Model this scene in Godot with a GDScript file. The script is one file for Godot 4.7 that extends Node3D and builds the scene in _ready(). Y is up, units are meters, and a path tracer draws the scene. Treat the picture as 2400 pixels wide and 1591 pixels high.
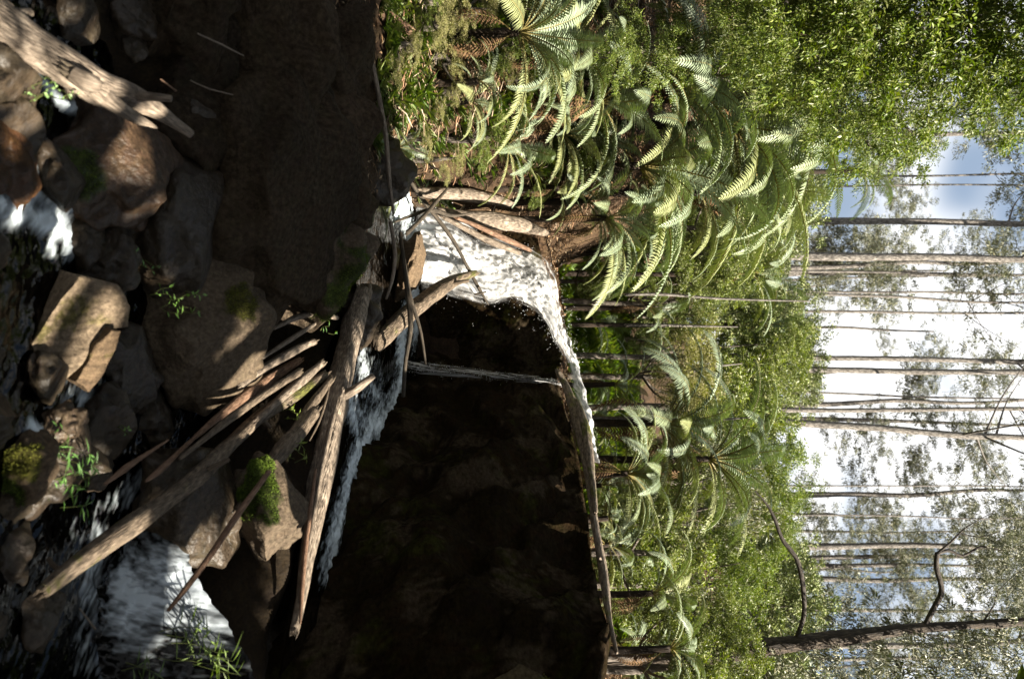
extends Node3D
# A creek in a wet eucalypt forest: small cascade over a rock ledge, pool, log jam, boulders, tree ferns.
# The photograph was taken with the camera turned on its side, so the camera is rolled by 90 degrees; the world is upright.

const F := 2067.0            # focal length in photograph pixels
const EYE := 1.57            # eye above the pool
const SUN := Vector3(0.58, 0.70, 0.37)   # towards the sun
var SD := SUN.normalized()
var used := {}
var M := {}
var noise_a := FastNoiseLite.new()
var noise_b := FastNoiseLite.new()
var noise_c := FastNoiseLite.new()
var rng := RandomNumberGenerator.new()

# ---------------------------------------------------------------- placing
func W(ix: float, iy: float, d: float) -> Vector3:
	return Vector3((iy - 795.5) / F * d, EYE + (ix - 1200.0) / F * d, -d)
func WY(ix: float, iy: float, y: float) -> Vector3:      # where a pixel's direction meets the level y
	return W(ix, iy, (y - EYE) * F / (ix - 1200.0))
func ss(a: float, b: float, x: float) -> float:
	var t: float = clamp((x - a) / (b - a), 0.0, 1.0)
	return t * t * (3.0 - 2.0 * t)
func numbered(called: String) -> String:
	if not used.has(called):
		used[called] = 0
		return called
	used[called] += 1
	return "%s_%03d" % [called, used[called]]
func tag(o: Node3D, label: String, category: String, group := "", kind := ""):
	o.set_meta("label", label)
	if category != "": o.set_meta("category", category)
	if group != "": o.set_meta("group", group)
	if kind != "": o.set_meta("kind", kind)
	return o
func thing(called: String, label: String, category: String, at := Vector3.ZERO, group := "") -> Node3D:
	var o := Node3D.new()
	o.name = numbered(called)
	add_child(o)
	o.position = at
	tag(o, label, category, group)
	return o
func piece(called: String, mesh: Mesh, m: Material, parent: Node3D, at := Transform3D.IDENTITY) -> MeshInstance3D:
	var o := MeshInstance3D.new()
	o.mesh = mesh
	o.material_override = m
	o.name = called
	o.transform = at
	parent.add_child(o, true)
	return o
func single(called: String, mesh: Mesh, m: Material, label: String, category: String, at := Vector3.ZERO, group := "", kind := "") -> MeshInstance3D:
	var o := MeshInstance3D.new()
	o.mesh = mesh
	o.material_override = m
	o.name = numbered(called)
	add_child(o)
	o.position = at
	tag(o, label, category, group, kind)
	return o

# ---------------------------------------------------------------- mesh collector
class MB:
	var v := PackedVector3Array()
	var n := PackedVector3Array()
	var c := PackedColorArray()
	var uv := PackedVector2Array()
	var idx := PackedInt32Array()
	var flat := false
	func tri3(a: Vector3, b: Vector3, d: Vector3, col: Color):
		var k := v.size()
		v.push_back(a); v.push_back(b); v.push_back(d)
		c.push_back(col); c.push_back(col); c.push_back(col)
		idx.push_back(k); idx.push_back(k + 1); idx.push_back(k + 2)
	func quad4(a: Vector3, b: Vector3, d: Vector3, e: Vector3, col: Color):
		var k := v.size()
		v.push_back(a); v.push_back(b); v.push_back(d); v.push_back(e)
		c.push_back(col); c.push_back(col); c.push_back(col); c.push_back(col)
		idx.push_back(k); idx.push_back(k + 1); idx.push_back(k + 2)
		idx.push_back(k); idx.push_back(k + 2); idx.push_back(k + 3)
	func smooth():
		n.resize(v.size())
		n.fill(Vector3.ZERO)
		for i in range(0, idx.size(), 3):
			var a := v[idx[i]]
			var g := (v[idx[i + 2]] - a).cross(v[idx[i + 1]] - a)
			n[idx[i]] += g; n[idx[i + 1]] += g; n[idx[i + 2]] += g
		for i in n.size():
			n[i] = n[i].normalized() if n[i].length_squared() > 1e-20 else Vector3.UP
	func mesh() -> ArrayMesh:
		var arr := []
		arr.resize(Mesh.ARRAY_MAX)
		arr[Mesh.ARRAY_VERTEX] = v
		if n.size() == v.size(): arr[Mesh.ARRAY_NORMAL] = n
		if c.size() == v.size(): arr[Mesh.ARRAY_COLOR] = c
		if uv.size() == v.size(): arr[Mesh.ARRAY_TEX_UV] = uv
		arr[Mesh.ARRAY_INDEX] = idx
		var m := ArrayMesh.new()
		m.add_surface_from_arrays(Mesh.PRIMITIVE_TRIANGLES, arr)
		return m

# ---------------------------------------------------------------- textures and materials
func noise_img(size: int, freq: float, oct: int, sd: int, kind := FastNoiseLite.TYPE_SIMPLEX_SMOOTH) -> Image:
	var f := FastNoiseLite.new()
	f.seed = sd
	f.noise_type = kind
	f.frequency = freq
	f.fractal_octaves = oct
	var im := f.get_seamless_image(size, size, false, false, 0.15, true)
	im.convert(Image.FORMAT_RGBA8)
	return im
func two_tone(size: int, sd: int, freq: float, dark: Color, mid: Color, light: Color, speck: float) -> ImageTexture:
	var a := noise_img(size, freq, 5, sd)
	var b := noise_img(size, 0.12, 3, sd + 7)
	var d := noise_img(size, 0.035, 4, sd + 13)
	var im := Image.create(size, size, true, Image.FORMAT_RGBA8)
	for y in size:
		for x in size:
			var t := a.get_pixel(x, y).r * 0.62 + d.get_pixel(x, y).r * 0.38
			t = clamp((t - 0.5) * 1.7 + 0.5, 0.0, 1.0)
			var s := b.get_pixel(x, y).r
			var col := dark.lerp(mid, t * 2.0) if t < 0.5 else mid.lerp(light, t * 2.0 - 1.0)
			col = col * (1.0 + (s - 0.5) * speck)
			col.a = 1.0
			im.set_pixel(x, y, col)
	im.generate_mipmaps()
	return ImageTexture.create_from_image(im)
func bumps(size: int, sd: int, freq: float, oct: int, strength: float) -> ImageTexture:
	var im := noise_img(size, freq, oct, sd)
	im.bump_map_to_normal_map(strength)
	return ImageTexture.create_from_image(im)
func wood_tex(sd: int, dark: Color, mid: Color, light: Color) -> ImageTexture:
	var f := FastNoiseLite.new()
	f.seed = sd; f.frequency = 1.0; f.fractal_octaves = 4
	var w := 256
	var h := 512
	var im := Image.create(w, h, true, Image.FORMAT_RGBA8)
	for y in h:
		for x in w:
			var a := x * TAU / w
			var px := Vector3(cos(a) * 3.2, sin(a) * 3.2, y * 0.011)
			var g := f.get_noise_3dv(px * 1.6) * 0.5 + 0.5
			var g2 := f.get_noise_3d(px.x * 5.0, px.y * 5.0, y * 0.02) * 0.5 + 0.5
			var g3 := f.get_noise_3d(cos(a) * 1.2 + 9.0, sin(a) * 1.2, y * 0.02)
			var t: float = clamp((g * 0.4 + g2 * 0.6 - 0.5) * 2.0 + 0.5 + g3 * 0.45, 0.0, 1.0)
			var col := dark.lerp(mid, t * 2.0) if t < 0.5 else mid.lerp(light, t * 2.0 - 1.0)
			im.set_pixel(x, y, col)
	im.generate_mipmaps()
	return ImageTexture.create_from_image(im)
func wood_bump(sd: int) -> ImageTexture:
	var f := FastNoiseLite.new()
	f.seed = sd; f.frequency = 1.0; f.fractal_octaves = 3
	var im := Image.create(256, 256, false, Image.FORMAT_RGBA8)
	for y in 256:
		for x in 256:
			var a := x * TAU / 256.0
			var g := f.get_noise_3d(cos(a) * 9.0, sin(a) * 9.0, y * 0.03) * 0.5 + 0.5
			im.set_pixel(x, y, Color(g, g, g))
	im.bump_map_to_normal_map(7.0)
	return ImageTexture.create_from_image(im)
func G(r: float, g: float, b: float) -> Color:    # a linear colour as the sRGB that albedo wants
	return Color(r, g, b).linear_to_srgb()
func mat(col: Color, rough: float, spec := 0.5) -> StandardMaterial3D:
	var m := StandardMaterial3D.new()
	m.albedo_color = col
	m.roughness = rough
	m.metallic_specular = spec
	m.cull_mode = BaseMaterial3D.CULL_DISABLED
	return m
func rock_mat(tex: Texture2D, nrm: Texture2D, rough: float, scale: float, nscale: float, spec := 0.5) -> StandardMaterial3D:
	var m := mat(Color.WHITE, rough, spec)
	m.albedo_texture = tex
	m.vertex_color_use_as_albedo = true
	m.uv1_triplanar = true
	m.uv1_scale = Vector3.ONE * scale
	m.normal_enabled = true
	m.normal_texture = nrm
	m.normal_scale = nscale
	return m
func leaf_mat(rough: float, back: Color, spec := 0.5) -> StandardMaterial3D:
	var m := mat(Color.WHITE, rough, spec)
	m.vertex_color_use_as_albedo = true
	m.backlight_enabled = true
	m.backlight = back
	return m
func make_materials():
	var rn := bumps(1024, 11, 0.012, 7, 14.0)
	var rn2 := bumps(1024, 17, 0.016, 7, 14.0)
	var stone := two_tone(768, 3, 0.02, G(.16, .14, .11), G(.42, .37, .31), G(.75, .68, .58), .5)
	M.rock_wet = rock_mat(stone, rn, .5, 1.1, 1.3, .35)
	M.rock_bank = rock_mat(stone, rn2, .85, 1.1, 1.4, .15)
	M.rock_cliff = rock_mat(stone, rn, .9, 1.1, 1.6, .08)
	M.rock_dry = rock_mat(stone, rn2, .85, 1.5, 1.5, .3)
	var soil := two_tone(512, 23, 0.02, G(.30, .22, .15), G(.55, .42, .3), G(.85, .7, .52), .9)
	M.soil = rock_mat(soil, rn2, .9, .6, 1.0, .3)
	M.soil.uv1_world_triplanar = true
	var wb := wood_bump(5)
	for w in [["log_pale", G(.045, .036, .028), G(.145, .115, .088), G(.31, .26, .205), 31], ["log_brown", G(.022, .017, .012), G(.085, .064, .045), G(.20, .16, .118), 37], ["log_dark", G(.012, .010, .007), G(.035, .028, .02), G(.085, .068, .05), 41], ["bark_gum", G(.035, .031, .028), G(.10, .09, .08), G(.32, .30, .28), 47], ["bark_red", G(.045, .025, .015), G(.14, .082, .052), G(.27, .18, .125), 49]]:
		var m := mat(Color.WHITE, .75, .35)
		m.albedo_texture = wood_tex(w[4], w[1], w[2], w[3])
		m.vertex_color_use_as_albedo = true
		m.normal_enabled = true
		m.normal_texture = wb
		m.normal_scale = 1.0
		M[w[0]] = m
	M.fern = leaf_mat(.48, Color(.5, .55, .25), .4)
	M.leaf = leaf_mat(.45, Color(.75, .8, .25), .45)
	M.gum_leaf = leaf_mat(.5, Color(.4, .45, .2), .5)
	M.dead_leaf = leaf_mat(.8, Color(.25, .15, .06), .3)
	M.moss = leaf_mat(.9, Color(.3, .4, .08), .2)
	var wn := bumps(512, 71, 0.02, 4, 5.0)
	M.water = mat(Color.WHITE, .08, .28)
	M.water.vertex_color_use_as_albedo = true
	M.water.uv1_triplanar = true
	M.water.uv1_world_triplanar = true
	M.water.uv1_scale = Vector3.ONE * .9
	M.water.normal_enabled = true
	M.water.normal_texture = wn
	M.water.normal_scale = .35
	M.foam = mat(Color.WHITE, .5, .3)
	M.foam.vertex_color_use_as_albedo = true
	M.foam.transparency = BaseMaterial3D.TRANSPARENCY_ALPHA
	M.foam.backlight_enabled = true
	M.foam.backlight = Color(.5, .5, .5)
	M.rapid = M.water.duplicate()
	M.rapid.roughness = .25
	M.rapid.transparency = BaseMaterial3D.TRANSPARENCY_ALPHA
	M.thin_water = mat(Color(.8, .88, .92, .5), .2, .6)
	M.thin_water.transparency = BaseMaterial3D.TRANSPARENCY_ALPHA

# ---------------------------------------------------------------- shapes
var ico_cache := {}
func ico(level: int) -> Array:
	if ico_cache.has(level): return ico_cache[level]
	if level == 0:
		var p := (1.0 + sqrt(5.0)) / 2.0
		var vs := PackedVector3Array()
		for q in [[-1, p, 0], [1, p, 0], [-1, -p, 0], [1, -p, 0], [0, -1, p], [0, 1, p], [0, -1, -p], [0, 1, -p], [p, 0, -1], [p, 0, 1], [-p, 0, -1], [-p, 0, 1]]:
			vs.push_back(Vector3(q[0], q[1], q[2]).normalized())
		var ids := PackedInt32Array([0, 11, 5, 0, 5, 1, 0, 1, 7, 0, 7, 10, 0, 10, 11, 1, 5, 9, 5, 11, 4, 11, 10, 2, 10, 7, 6, 7, 1, 8, 3, 9, 4, 3, 4, 2, 3, 2, 6, 3, 6, 8, 3, 8, 9, 4, 9, 5, 2, 4, 11, 6, 2, 10, 8, 6, 7, 9, 8, 1])
		for i in range(0, ids.size(), 3):
			var t := ids[i + 1]; ids[i + 1] = ids[i + 2]; ids[i + 2] = t
		ico_cache[0] = [vs, ids]
		return ico_cache[0]
	var low: Array = ico(level - 1)
	var v: PackedVector3Array = low[0].duplicate()
	var src: PackedInt32Array = low[1]
	var out := PackedInt32Array()
	var mid := {}
	for i in range(0, src.size(), 3):
		var m := [0, 0, 0]
		for e in 3:
			var a := src[i + e]
			var b := src[i + (e + 1) % 3]
			var key: int = min(a, b) * 1000000 + max(a, b)
			if not mid.has(key):
				mid[key] = v.size()
				v.push_back(((v[a] + v[b]) * 0.5).normalized())
			m[e] = mid[key]
		out.append_array(PackedInt32Array([src[i], m[0], m[2], src[i + 1], m[1], m[0], src[i + 2], m[2], m[1], m[0], m[1], m[2]]))
	ico_cache[level] = [v, out]
	return ico_cache[level]

# a boulder: a ball cut by random planes and roughened; mossy spots are patches with a ragged outline
func boulder_mesh(size: Vector3, sd: int, level: int, cuts: int, rough: float, base: Color, moss: Array = [], turn := Vector3.ZERO, given: Array = [], fuzz: MB = null) -> ArrayMesh:
	var r := RandomNumberGenerator.new()
	r.seed = sd
	var src: Array = ico(level)
	var planes := []
	for k in cuts:
		planes.append([Vector3(r.randfn(), r.randfn(), r.randfn()).normalized(), r.randf_range(.55, .82)])
	planes.append_array(given)
	var b := Basis.from_euler(turn)
	var mb := MB.new()
	mb.idx = src[1].duplicate()
	var o := Vector3(sd * 3.17, sd * 1.31, -sd * 2.3)
	var big: float = max(size.x, max(size.y, size.z))
	for p0 in src[0]:
		var p: Vector3 = p0
		p *= 1.0 + noise_a.get_noise_3dv(p * 60.0 + o * 9.0) * .32
		for q in planes:
			var e: float = p.dot(q[0]) - q[1]
			if e > 0.0: p -= q[0] * e * .9
		p = p + p0 * (noise_b.get_noise_3dv(p * size * 60.0 + o) * rough * .9 + noise_c.get_noise_3dv(p * size * 60.0 - o) * rough * .45) / big
		var w := b * (p * size)
		var t := noise_b.get_noise_3dv(w * 35.0 + o) * .3 + noise_a.get_noise_3dv(w * 20.0 - o) * .35
		var col := Color(base.r * (1.0 + t), base.g * (1.0 + t * .95), base.b * (1.0 + t * .85))
		for q in moss:          # [where from the middle, radius, colour]
			var e: float = 1.0 - w.distance_to(q[0]) / q[1]
			e += noise_c.get_noise_3dv(w * 110.0 + o) * .5 + noise_b.get_noise_3dv(w * 60.0) * .45
			if e > .3 and fuzz != null:
				for k in 5:
					var g := w + rdir(r) * .014
					var up := (w.normalized() + rdir(r) * .7).normalized() * r.randf_range(.006, .017)
					var sd2 := rdir(r) * .0035
					fuzz.tri3(g - sd2, g + sd2, g + up, q[2] * r.randf_range(.8, 2.0))
			if e > .16: col = col.lerp(q[2] * (1.0 + noise_c.get_noise_3dv(w * 300.0) * .8), clamp((e - .16) * 6.0, 0.0, 1.0))
		mb.v.push_back(w)
		mb.c.push_back(col)
	mb.smooth()
	return mb.mesh()

# tubes for logs, sticks, trunks and limbs: pts are Vector3, radii in metres
func spline(pts: Array, per: int) -> PackedVector3Array:
	var out := PackedVector3Array()
	for i in pts.size() - 1:
		var p0: Vector3 = pts[max(i - 1, 0)]
		var p1: Vector3 = pts[i]
		var p2: Vector3 = pts[i + 1]
		var p3: Vector3 = pts[min(i + 2, pts.size() - 1)]
		for k in per:
			out.push_back(p1.cubic_interpolate(p2, p0, p3, float(k) / per))
	out.push_back(pts[-1])
	return out
func smooth_radii(rs: Array, per: int) -> PackedFloat32Array:
	var out := PackedFloat32Array()
	for i in rs.size() - 1:
		for k in per: out.push_back(lerp(float(rs[i]), float(rs[i + 1]), float(k) / per))
	out.push_back(rs[-1])
	return out
func tube(mb: MB, pts: PackedVector3Array, rs: PackedFloat32Array, sides: int, knob: float, col: Color, ridge := 0.0, flat := 1.0, vscale := 1.0, mossy := 0.0):
	var k0 := mb.v.size()
	var t := (pts[1] - pts[0]).normalized()
	var u := t.cross(Vector3(.31, .2, .93)).normalized()
	if absf(t.y) < .8: u = t.cross(Vector3.UP).normalized()
	var along := 0.0
	var last := pts.size() - 1
	for i in pts.size():
		t = (pts[min(i + 1, last)] - pts[max(i - 1, 0)]).normalized()
		u = (u - t * u.dot(t)).normalized()
		var w := t.cross(u)
		if i > 0: along += pts[i].distance_to(pts[i - 1])
		for s in sides + 1:
			var a := TAU * s / sides
			var dir := u * cos(a) + w * sin(a) * flat
			var r := rs[i]
			r *= 1.0 + noise_a.get_noise_3dv((pts[i] + dir * r * .5) * 45.0) * knob
			if ridge > 0.0: r *= 1.0 + noise_c.get_noise_3d(cos(a) * 70.0, sin(a) * 70.0, along * 25.0) * ridge
			mb.v.push_back(pts[i] + dir * r)
			var cc := col
			var g := noise_b.get_noise_3dv((pts[i] + dir * r) * 55.0)
			cc = cc * (1.0 + g * .3)
			if mossy > 0.0:
				var e := noise_a.get_noise_3dv((pts[i] + dir * r) * 50.0 + Vector3(9, 50, 3)) + noise_c.get_noise_3dv((pts[i] + dir * r) * 190.0) * .6 - (.55 - mossy)
				if e > 0.0: cc = cc.lerp(Color(.55, .75, .16), clamp(e * 5.0, 0.0, .9))
			mb.c.push_back(cc)
			mb.uv.push_back(Vector2(float(s) / sides, along * vscale))
	for i in last:
		for s in sides:
			var a := k0 + i * (sides + 1) + s
			mb.idx.append_array(PackedInt32Array([a, a + 1, a + sides + 1, a + 1, a + sides + 2, a + sides + 1]))
	for e in [0, last]:
		var m := mb.v.size()
		mb.v.push_back(pts[e] + (pts[e] - pts[1 if e == 0 else last - 1]).normalized() * rs[e] * .25)
		mb.c.push_back(col * .9)
		mb.uv.push_back(Vector2(.5, along * vscale + .1))
		for s in sides:
			var a: int = k0 + int(e) * (sides + 1) + s
			if e == 0: mb.idx.append_array(PackedInt32Array([m, a + 1, a]))
			else: mb.idx.append_array(PackedInt32Array([m, a, a + 1]))
func torn(mb: MB, at: Vector3, dir: Vector3, r: float, sd: int):     # splinters round a snapped end
	var g := RandomNumberGenerator.new()
	g.seed = sd
	var u := dir.cross(Vector3(.3, .9, .2)).normalized()
	var w := dir.cross(u)
	for k in 9:
		var a := TAU * k / 9.0 + g.randf() * .5
		var rim := (u * cos(a) + w * sin(a)) * r * g.randf_range(.35, .8)
		var l := r * g.randf_range(.4, 2.2)
		var p := at + rim - dir * r * 1.2
		tube(mb, PackedVector3Array([p, p + dir * (r * 1.2 + l * .5) + rim * .05, p + dir * (r * 1.2 + l) + rim * g.randf_range(-.1, .25)]), PackedFloat32Array([r * .33, r * .22, r * .03]), 5, .2, Color(1.15, 1.1, 1.0))
func stick_mesh(px: Array, sides := 9, per := 6, knob := .25, ridge := .0, flat := 1.0, col := Color.WHITE, at := Vector3.ZERO, mossy := 0.0) -> ArrayMesh:     # px: [image x, image y, distance, radius]
	var pts := []
	var rs := []
	for q in px:
		pts.append(W(q[0], q[1], q[2]) - at)
		rs.append(q[3])
	var mb := MB.new()
	var e: int = pts.size() - 1
	if rs[1] > .03: rs[0] = maxf(rs[0], rs[1] * .7)          # timber snaps, it does not taper to a point
	if rs[e - 1] > .03: rs[e] = maxf(rs[e], rs[e - 1] * .7)
	tube(mb, spline(pts, per), smooth_radii(rs, per), sides, knob, col, ridge, flat, 1.2, mossy)
	for k in range(1, e):
		if rs[k] > .05 and k % 2 == 1:      # a snapped side branch
			var t: Vector3 = (pts[k + 1] - pts[k - 1]).normalized()
			var side := t.cross(Vector3(sin(k * 2.3), cos(k * 1.7), sin(k * 4.1))).normalized()
			var l: float = rs[k] * (1.5 + fposmod(k * .77, 1.0) * 1.6)
			tube(mb, PackedVector3Array([pts[k], pts[k] + side * l * .6 + t * l * .2, pts[k] + side * l + t * l * .45]), PackedFloat32Array([rs[k] * .42, rs[k] * .3, rs[k] * .22]), 7, .3, col, .2)
	if rs[0] > .024: torn(mb, pts[0], (pts[0] - pts[1]).normalized(), rs[0], int(px[0][0]))
	if rs[e] > .024: torn(mb, pts[e], (pts[e] - pts[e - 1]).normalized(), rs[e], int(px[e][1]))
	mb.smooth()
	return mb.mesh()

# one leaf as a folded diamond of two triangles, or four when it is long
func leaf(mb: MB, at: Vector3, dir: Vector3, up: Vector3, length: float, width: float, col: Color):
	var side := dir.cross(up).normalized() * width * .5
	var mid := at + dir * length * .45
	var lift := up * width * .12
	mb.tri3(at, mid + side + lift, at + dir * length - up * length * .1, col)
	mb.tri3(at, at + dir * length - up * length * .1, mid - side + lift, col)
func rdir(r: RandomNumberGenerator) -> Vector3:
	return Vector3(r.randfn(), r.randfn(), r.randfn()).normalized()
# a crown in its own axes: clumps of leaves spread through a lumpy volume
func crown_mesh(sd: int, clumps: int, per: int, size: Vector3, clump_r: float, len: float, wid: float, cols: Array, hang := 0.0, twigs := true, gaps := false, where := Vector3.ZERO) -> ArrayMesh:
	var r := RandomNumberGenerator.new()
	r.seed = sd
	var mb := MB.new()
	for k in clumps:
		var p := rdir(r) * pow(r.randf(), .42)
		p *= 1.0 + noise_a.get_noise_3dv(p * 70.0 + Vector3(sd, 0, sd)) * .5
		p *= size
		var cr := clump_r * r.randf_range(.6, 1.35)
		var tint := r.randf_range(.75, 1.25)
		var big := r.randf_range(.65, 1.5)
		var ax := Vector3(r.randf_range(.8, 1.3), r.randf_range(.45, .8), r.randf_range(.8, 1.3)) * cr
		if twigs:
			var q := p * .72 - Vector3(0, cr * .5, 0)
			var e := (p - q).cross(Vector3.UP).normalized() * len * .05
			if not gaps or not in_gap(p + where): mb.quad4(q - e, q + e, p + e * .4, p - e * .4, Color(.11, .085, .06))
		for j in int(per / (big * big * .8 + .2)):
			var o := rdir(r) * pow(r.randf(), .5)
			var at := p + o * ax
			if gaps and in_gap(at + where): continue
			var d := (o * .7 + rdir(r) * .8 + p.normalized() * .35 + Vector3(0, -hang, 0)).normalized()
			var up := (Vector3.UP * .8 + rdir(r) * .7).normalized()
			var cc: Color = cols[r.randi() % cols.size()] * (tint * r.randf_range(.7, 1.3))
			leaf(mb, at, d, up, len * big * r.randf_range(.6, 1.3), wid * big * r.randf_range(.7, 1.2), cc)
	return mb.mesh()
# a fern frond along +z rising then arching over, leaflets both sides
func frond_mesh(sd: int, length: float, a0: float, droop: float, pairs: int, plen: float, col: Color, twist := 0.0) -> ArrayMesh:
	var r := RandomNumberGenerator.new()
	r.seed = sd
	var mb := MB.new()
	var p := Vector3.ZERO
	var n := pairs
	var step := length / n
	var prev := p
	var side0 := Vector3.RIGHT
	for i in n + 1:
		var t := float(i) / n
		var a := a0 - droop * pow(t, 1.25)
		var f := Vector3(sin(twist * t) * .5, sin(a), cos(a)).normalized()
		var side := side0.rotated(f, twist * t * .6)
		var up := f.cross(side).normalized()
		if up.y < 0.0 and absf(a) < 1.3: up = -up
		prev = p
		p += f * step
		var rw := length * .008 * (1.05 - t)
		mb.quad4(prev - side * rw, prev + side * rw, p + side * rw * .95, p - side * rw * .95, Color(.16, .13, .05))
		mb.quad4(prev - up * rw, prev + up * rw, p + up * rw * .95, p - up * rw * .95, Color(.16, .13, .05))
		if t < .1: continue
		var prof := ss(.06, .38, t) * pow(1.0 - t, .62) * 1.35 + .05
		for s in [-1.0, 1.0]:
			var pl: float = plen * prof * r.randf_range(.88, 1.1)
			var dirp: Vector3 = (side * s * 1.0 + f * (.32 + t * .5) - up * .12 + rdir(r) * .05).normalized()
			var wd := f * step * .40
			var cc := col * r.randf_range(.75, 1.2)
			var droopv := Vector3(0, -pl * .13, 0)
			var m1 := p + dirp * pl * .5 + up * pl * .05
			var e1 := p + dirp * pl + droopv
			mb.quad4(p - wd * .6, p + wd * .6, m1 + wd, m1 - wd, cc)
			mb.tri3(m1 - wd, m1 + wd, e1, cc)
	return mb.mesh()

# ---------------------------------------------------------------- ground
func lip_x(d: float) -> float:
	var k := [[4.0, 6.0], [6.2, 4.1], [7.6, 2.75], [8.4, 2.5], [9.7, 1.95], [10.9, 1.45], [12.5, .65], [13.0, .2], [13.4, -.8], [14.0, -2.2]]
	if d < 4.0: return 6.0 + (4.0 - d) * .3
	for i in k.size() - 1:
		if d <= k[i + 1][0]: return lerp(float(k[i][1]), float(k[i + 1][1]), (d - k[i][0]) / (k[i + 1][0] - k[i][0]))
	return -2.2
func dam(x: float) -> float:       # how far off the jam lies
	var k := [[-.45, 8.95], [-.12, 8.4], [.53, 7.5], [.9, 7.1], [1.23, 6.8], [1.85, 6.3], [2.4, 5.9]]
	if x < -.45: return 8.95
	for i in k.size() - 1:
		if x <= k[i + 1][0]: return lerp(float(k[i][1]), float(k[i + 1][1]), (x - k[i][0]) / (k[i + 1][0] - k[i][0]))
	return 5.9
func ground(x: float, z: float) -> float:
	var d := -z
	# the log jam holds the pool back: a ramp of stones and silt up to the bleached log
	var dc := dam(x)
	var bed: float = lerp(-1.32, -.08, ss(dc - 1.1, dc, d))
	if d > dc: bed = lerp(-.08, -.5, ss(dc, dc + .7, d))
	bed = lerp(.02, bed, ss(.6, 3.3, d))
	# the shaded bank at the side of the creek and the slope that climbs from it
	var left: float = lerp(-.85, .14, ss(5.0, 7.5, d)) + .2 * ss(8.4, 9.4, d) + clamp(d - 9.3, 0.0, 8.5) * .54 + max(0.0, d - 17.8) * .04 + clamp(-x - 2.2, 0.0, 7.0) * .26 * ss(6.5, 9.5, d)
	left = lerp(.05, left, ss(1.5, 5.0, d))
	var edge: float = lerp(-1.9, -.75, ss(4.6, 6.4, d))
	edge = lerp(edge, -2.3, ss(8.2, 9.6, d))
	edge = lerp(edge, -1.7, ss(11.5, 13.2, d))
	var wl := ss(edge + .35, edge - .45, x)
	var h: float = lerp(bed, left, wl)
	# the top of the rock ledge and the flat creek above it
	var lx := lip_x(d)
	var top: float = 2.12 + max(0.0, x - lx) * .1 + max(0.0, x - 4.0) * .22 + max(0.0, d - 15.0) * .07
	if d < 7.4: top *= lerp(.45, 1.0, ss(5.2, 7.4, d))
	var wr := ss(lx + .1, lx + .5, x) if d < 13.0 else 1.0
	if d >= 13.0: wr = max(ss(13.0, 13.8, d), ss(lx + .1, lx + .5, x))
	var side := ss(-1.4, -2.6, x)
	h = lerp(h, lerp(top, max(top, left), side), wr * (1.0 - side * (1.0 - ss(13.0, 15.0, d))))
	if d > 21.0: h += min(d - 21.0, 34.0) * .22
	if x > 6.0 and d < 13.0: h += (x - 6.0) * .12
	h += noise_b.get_noise_2d(x * 22.0, z * 22.0) * .16 + noise_c.get_noise_2d(x * 70.0, z * 70.0) * .035
	return h
func build_ground():
	var xs := []
	var ds := []
	var q := -70.0
	while q < 70.0:
		xs.append(q)
		q += .1 if absf(q + .5) < 6.0 else max(.1, absf(q + .5) * .07 - .3)
	q = -25.0
	while q < 130.0:
		ds.append(q)
		q += .1 if q > 2.0 and q < 15.5 else (.7 if q <= 2.0 else max(.12, (q - 15.0) * .09))
	var mb := MB.new()
	for d in ds:
		for x in xs:
			var y := ground(x, -d)
			mb.v.push_back(Vector3(x, y, -d))
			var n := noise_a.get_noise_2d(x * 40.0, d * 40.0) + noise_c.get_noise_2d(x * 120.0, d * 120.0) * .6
			var wet := ss(.8, -.2, y + n * .25)  # damp low by the water, stretched upward so the bank carries painted shade
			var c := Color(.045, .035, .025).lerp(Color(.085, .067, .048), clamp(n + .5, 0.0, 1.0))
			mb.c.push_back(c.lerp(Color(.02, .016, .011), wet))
	var w := xs.size()
	for j in ds.size() - 1:
		for i in w - 1:
			var a := j * w + i
			mb.idx.append_array(PackedInt32Array([a, a + w, a + 1, a + 1, a + w, a + w + 1]))
	mb.smooth()
	single("ground", mb.mesh(), M.soil, "brown forest floor and creek banks sloping to the water", "ground", Vector3.ZERO, "", "structure")

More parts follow.
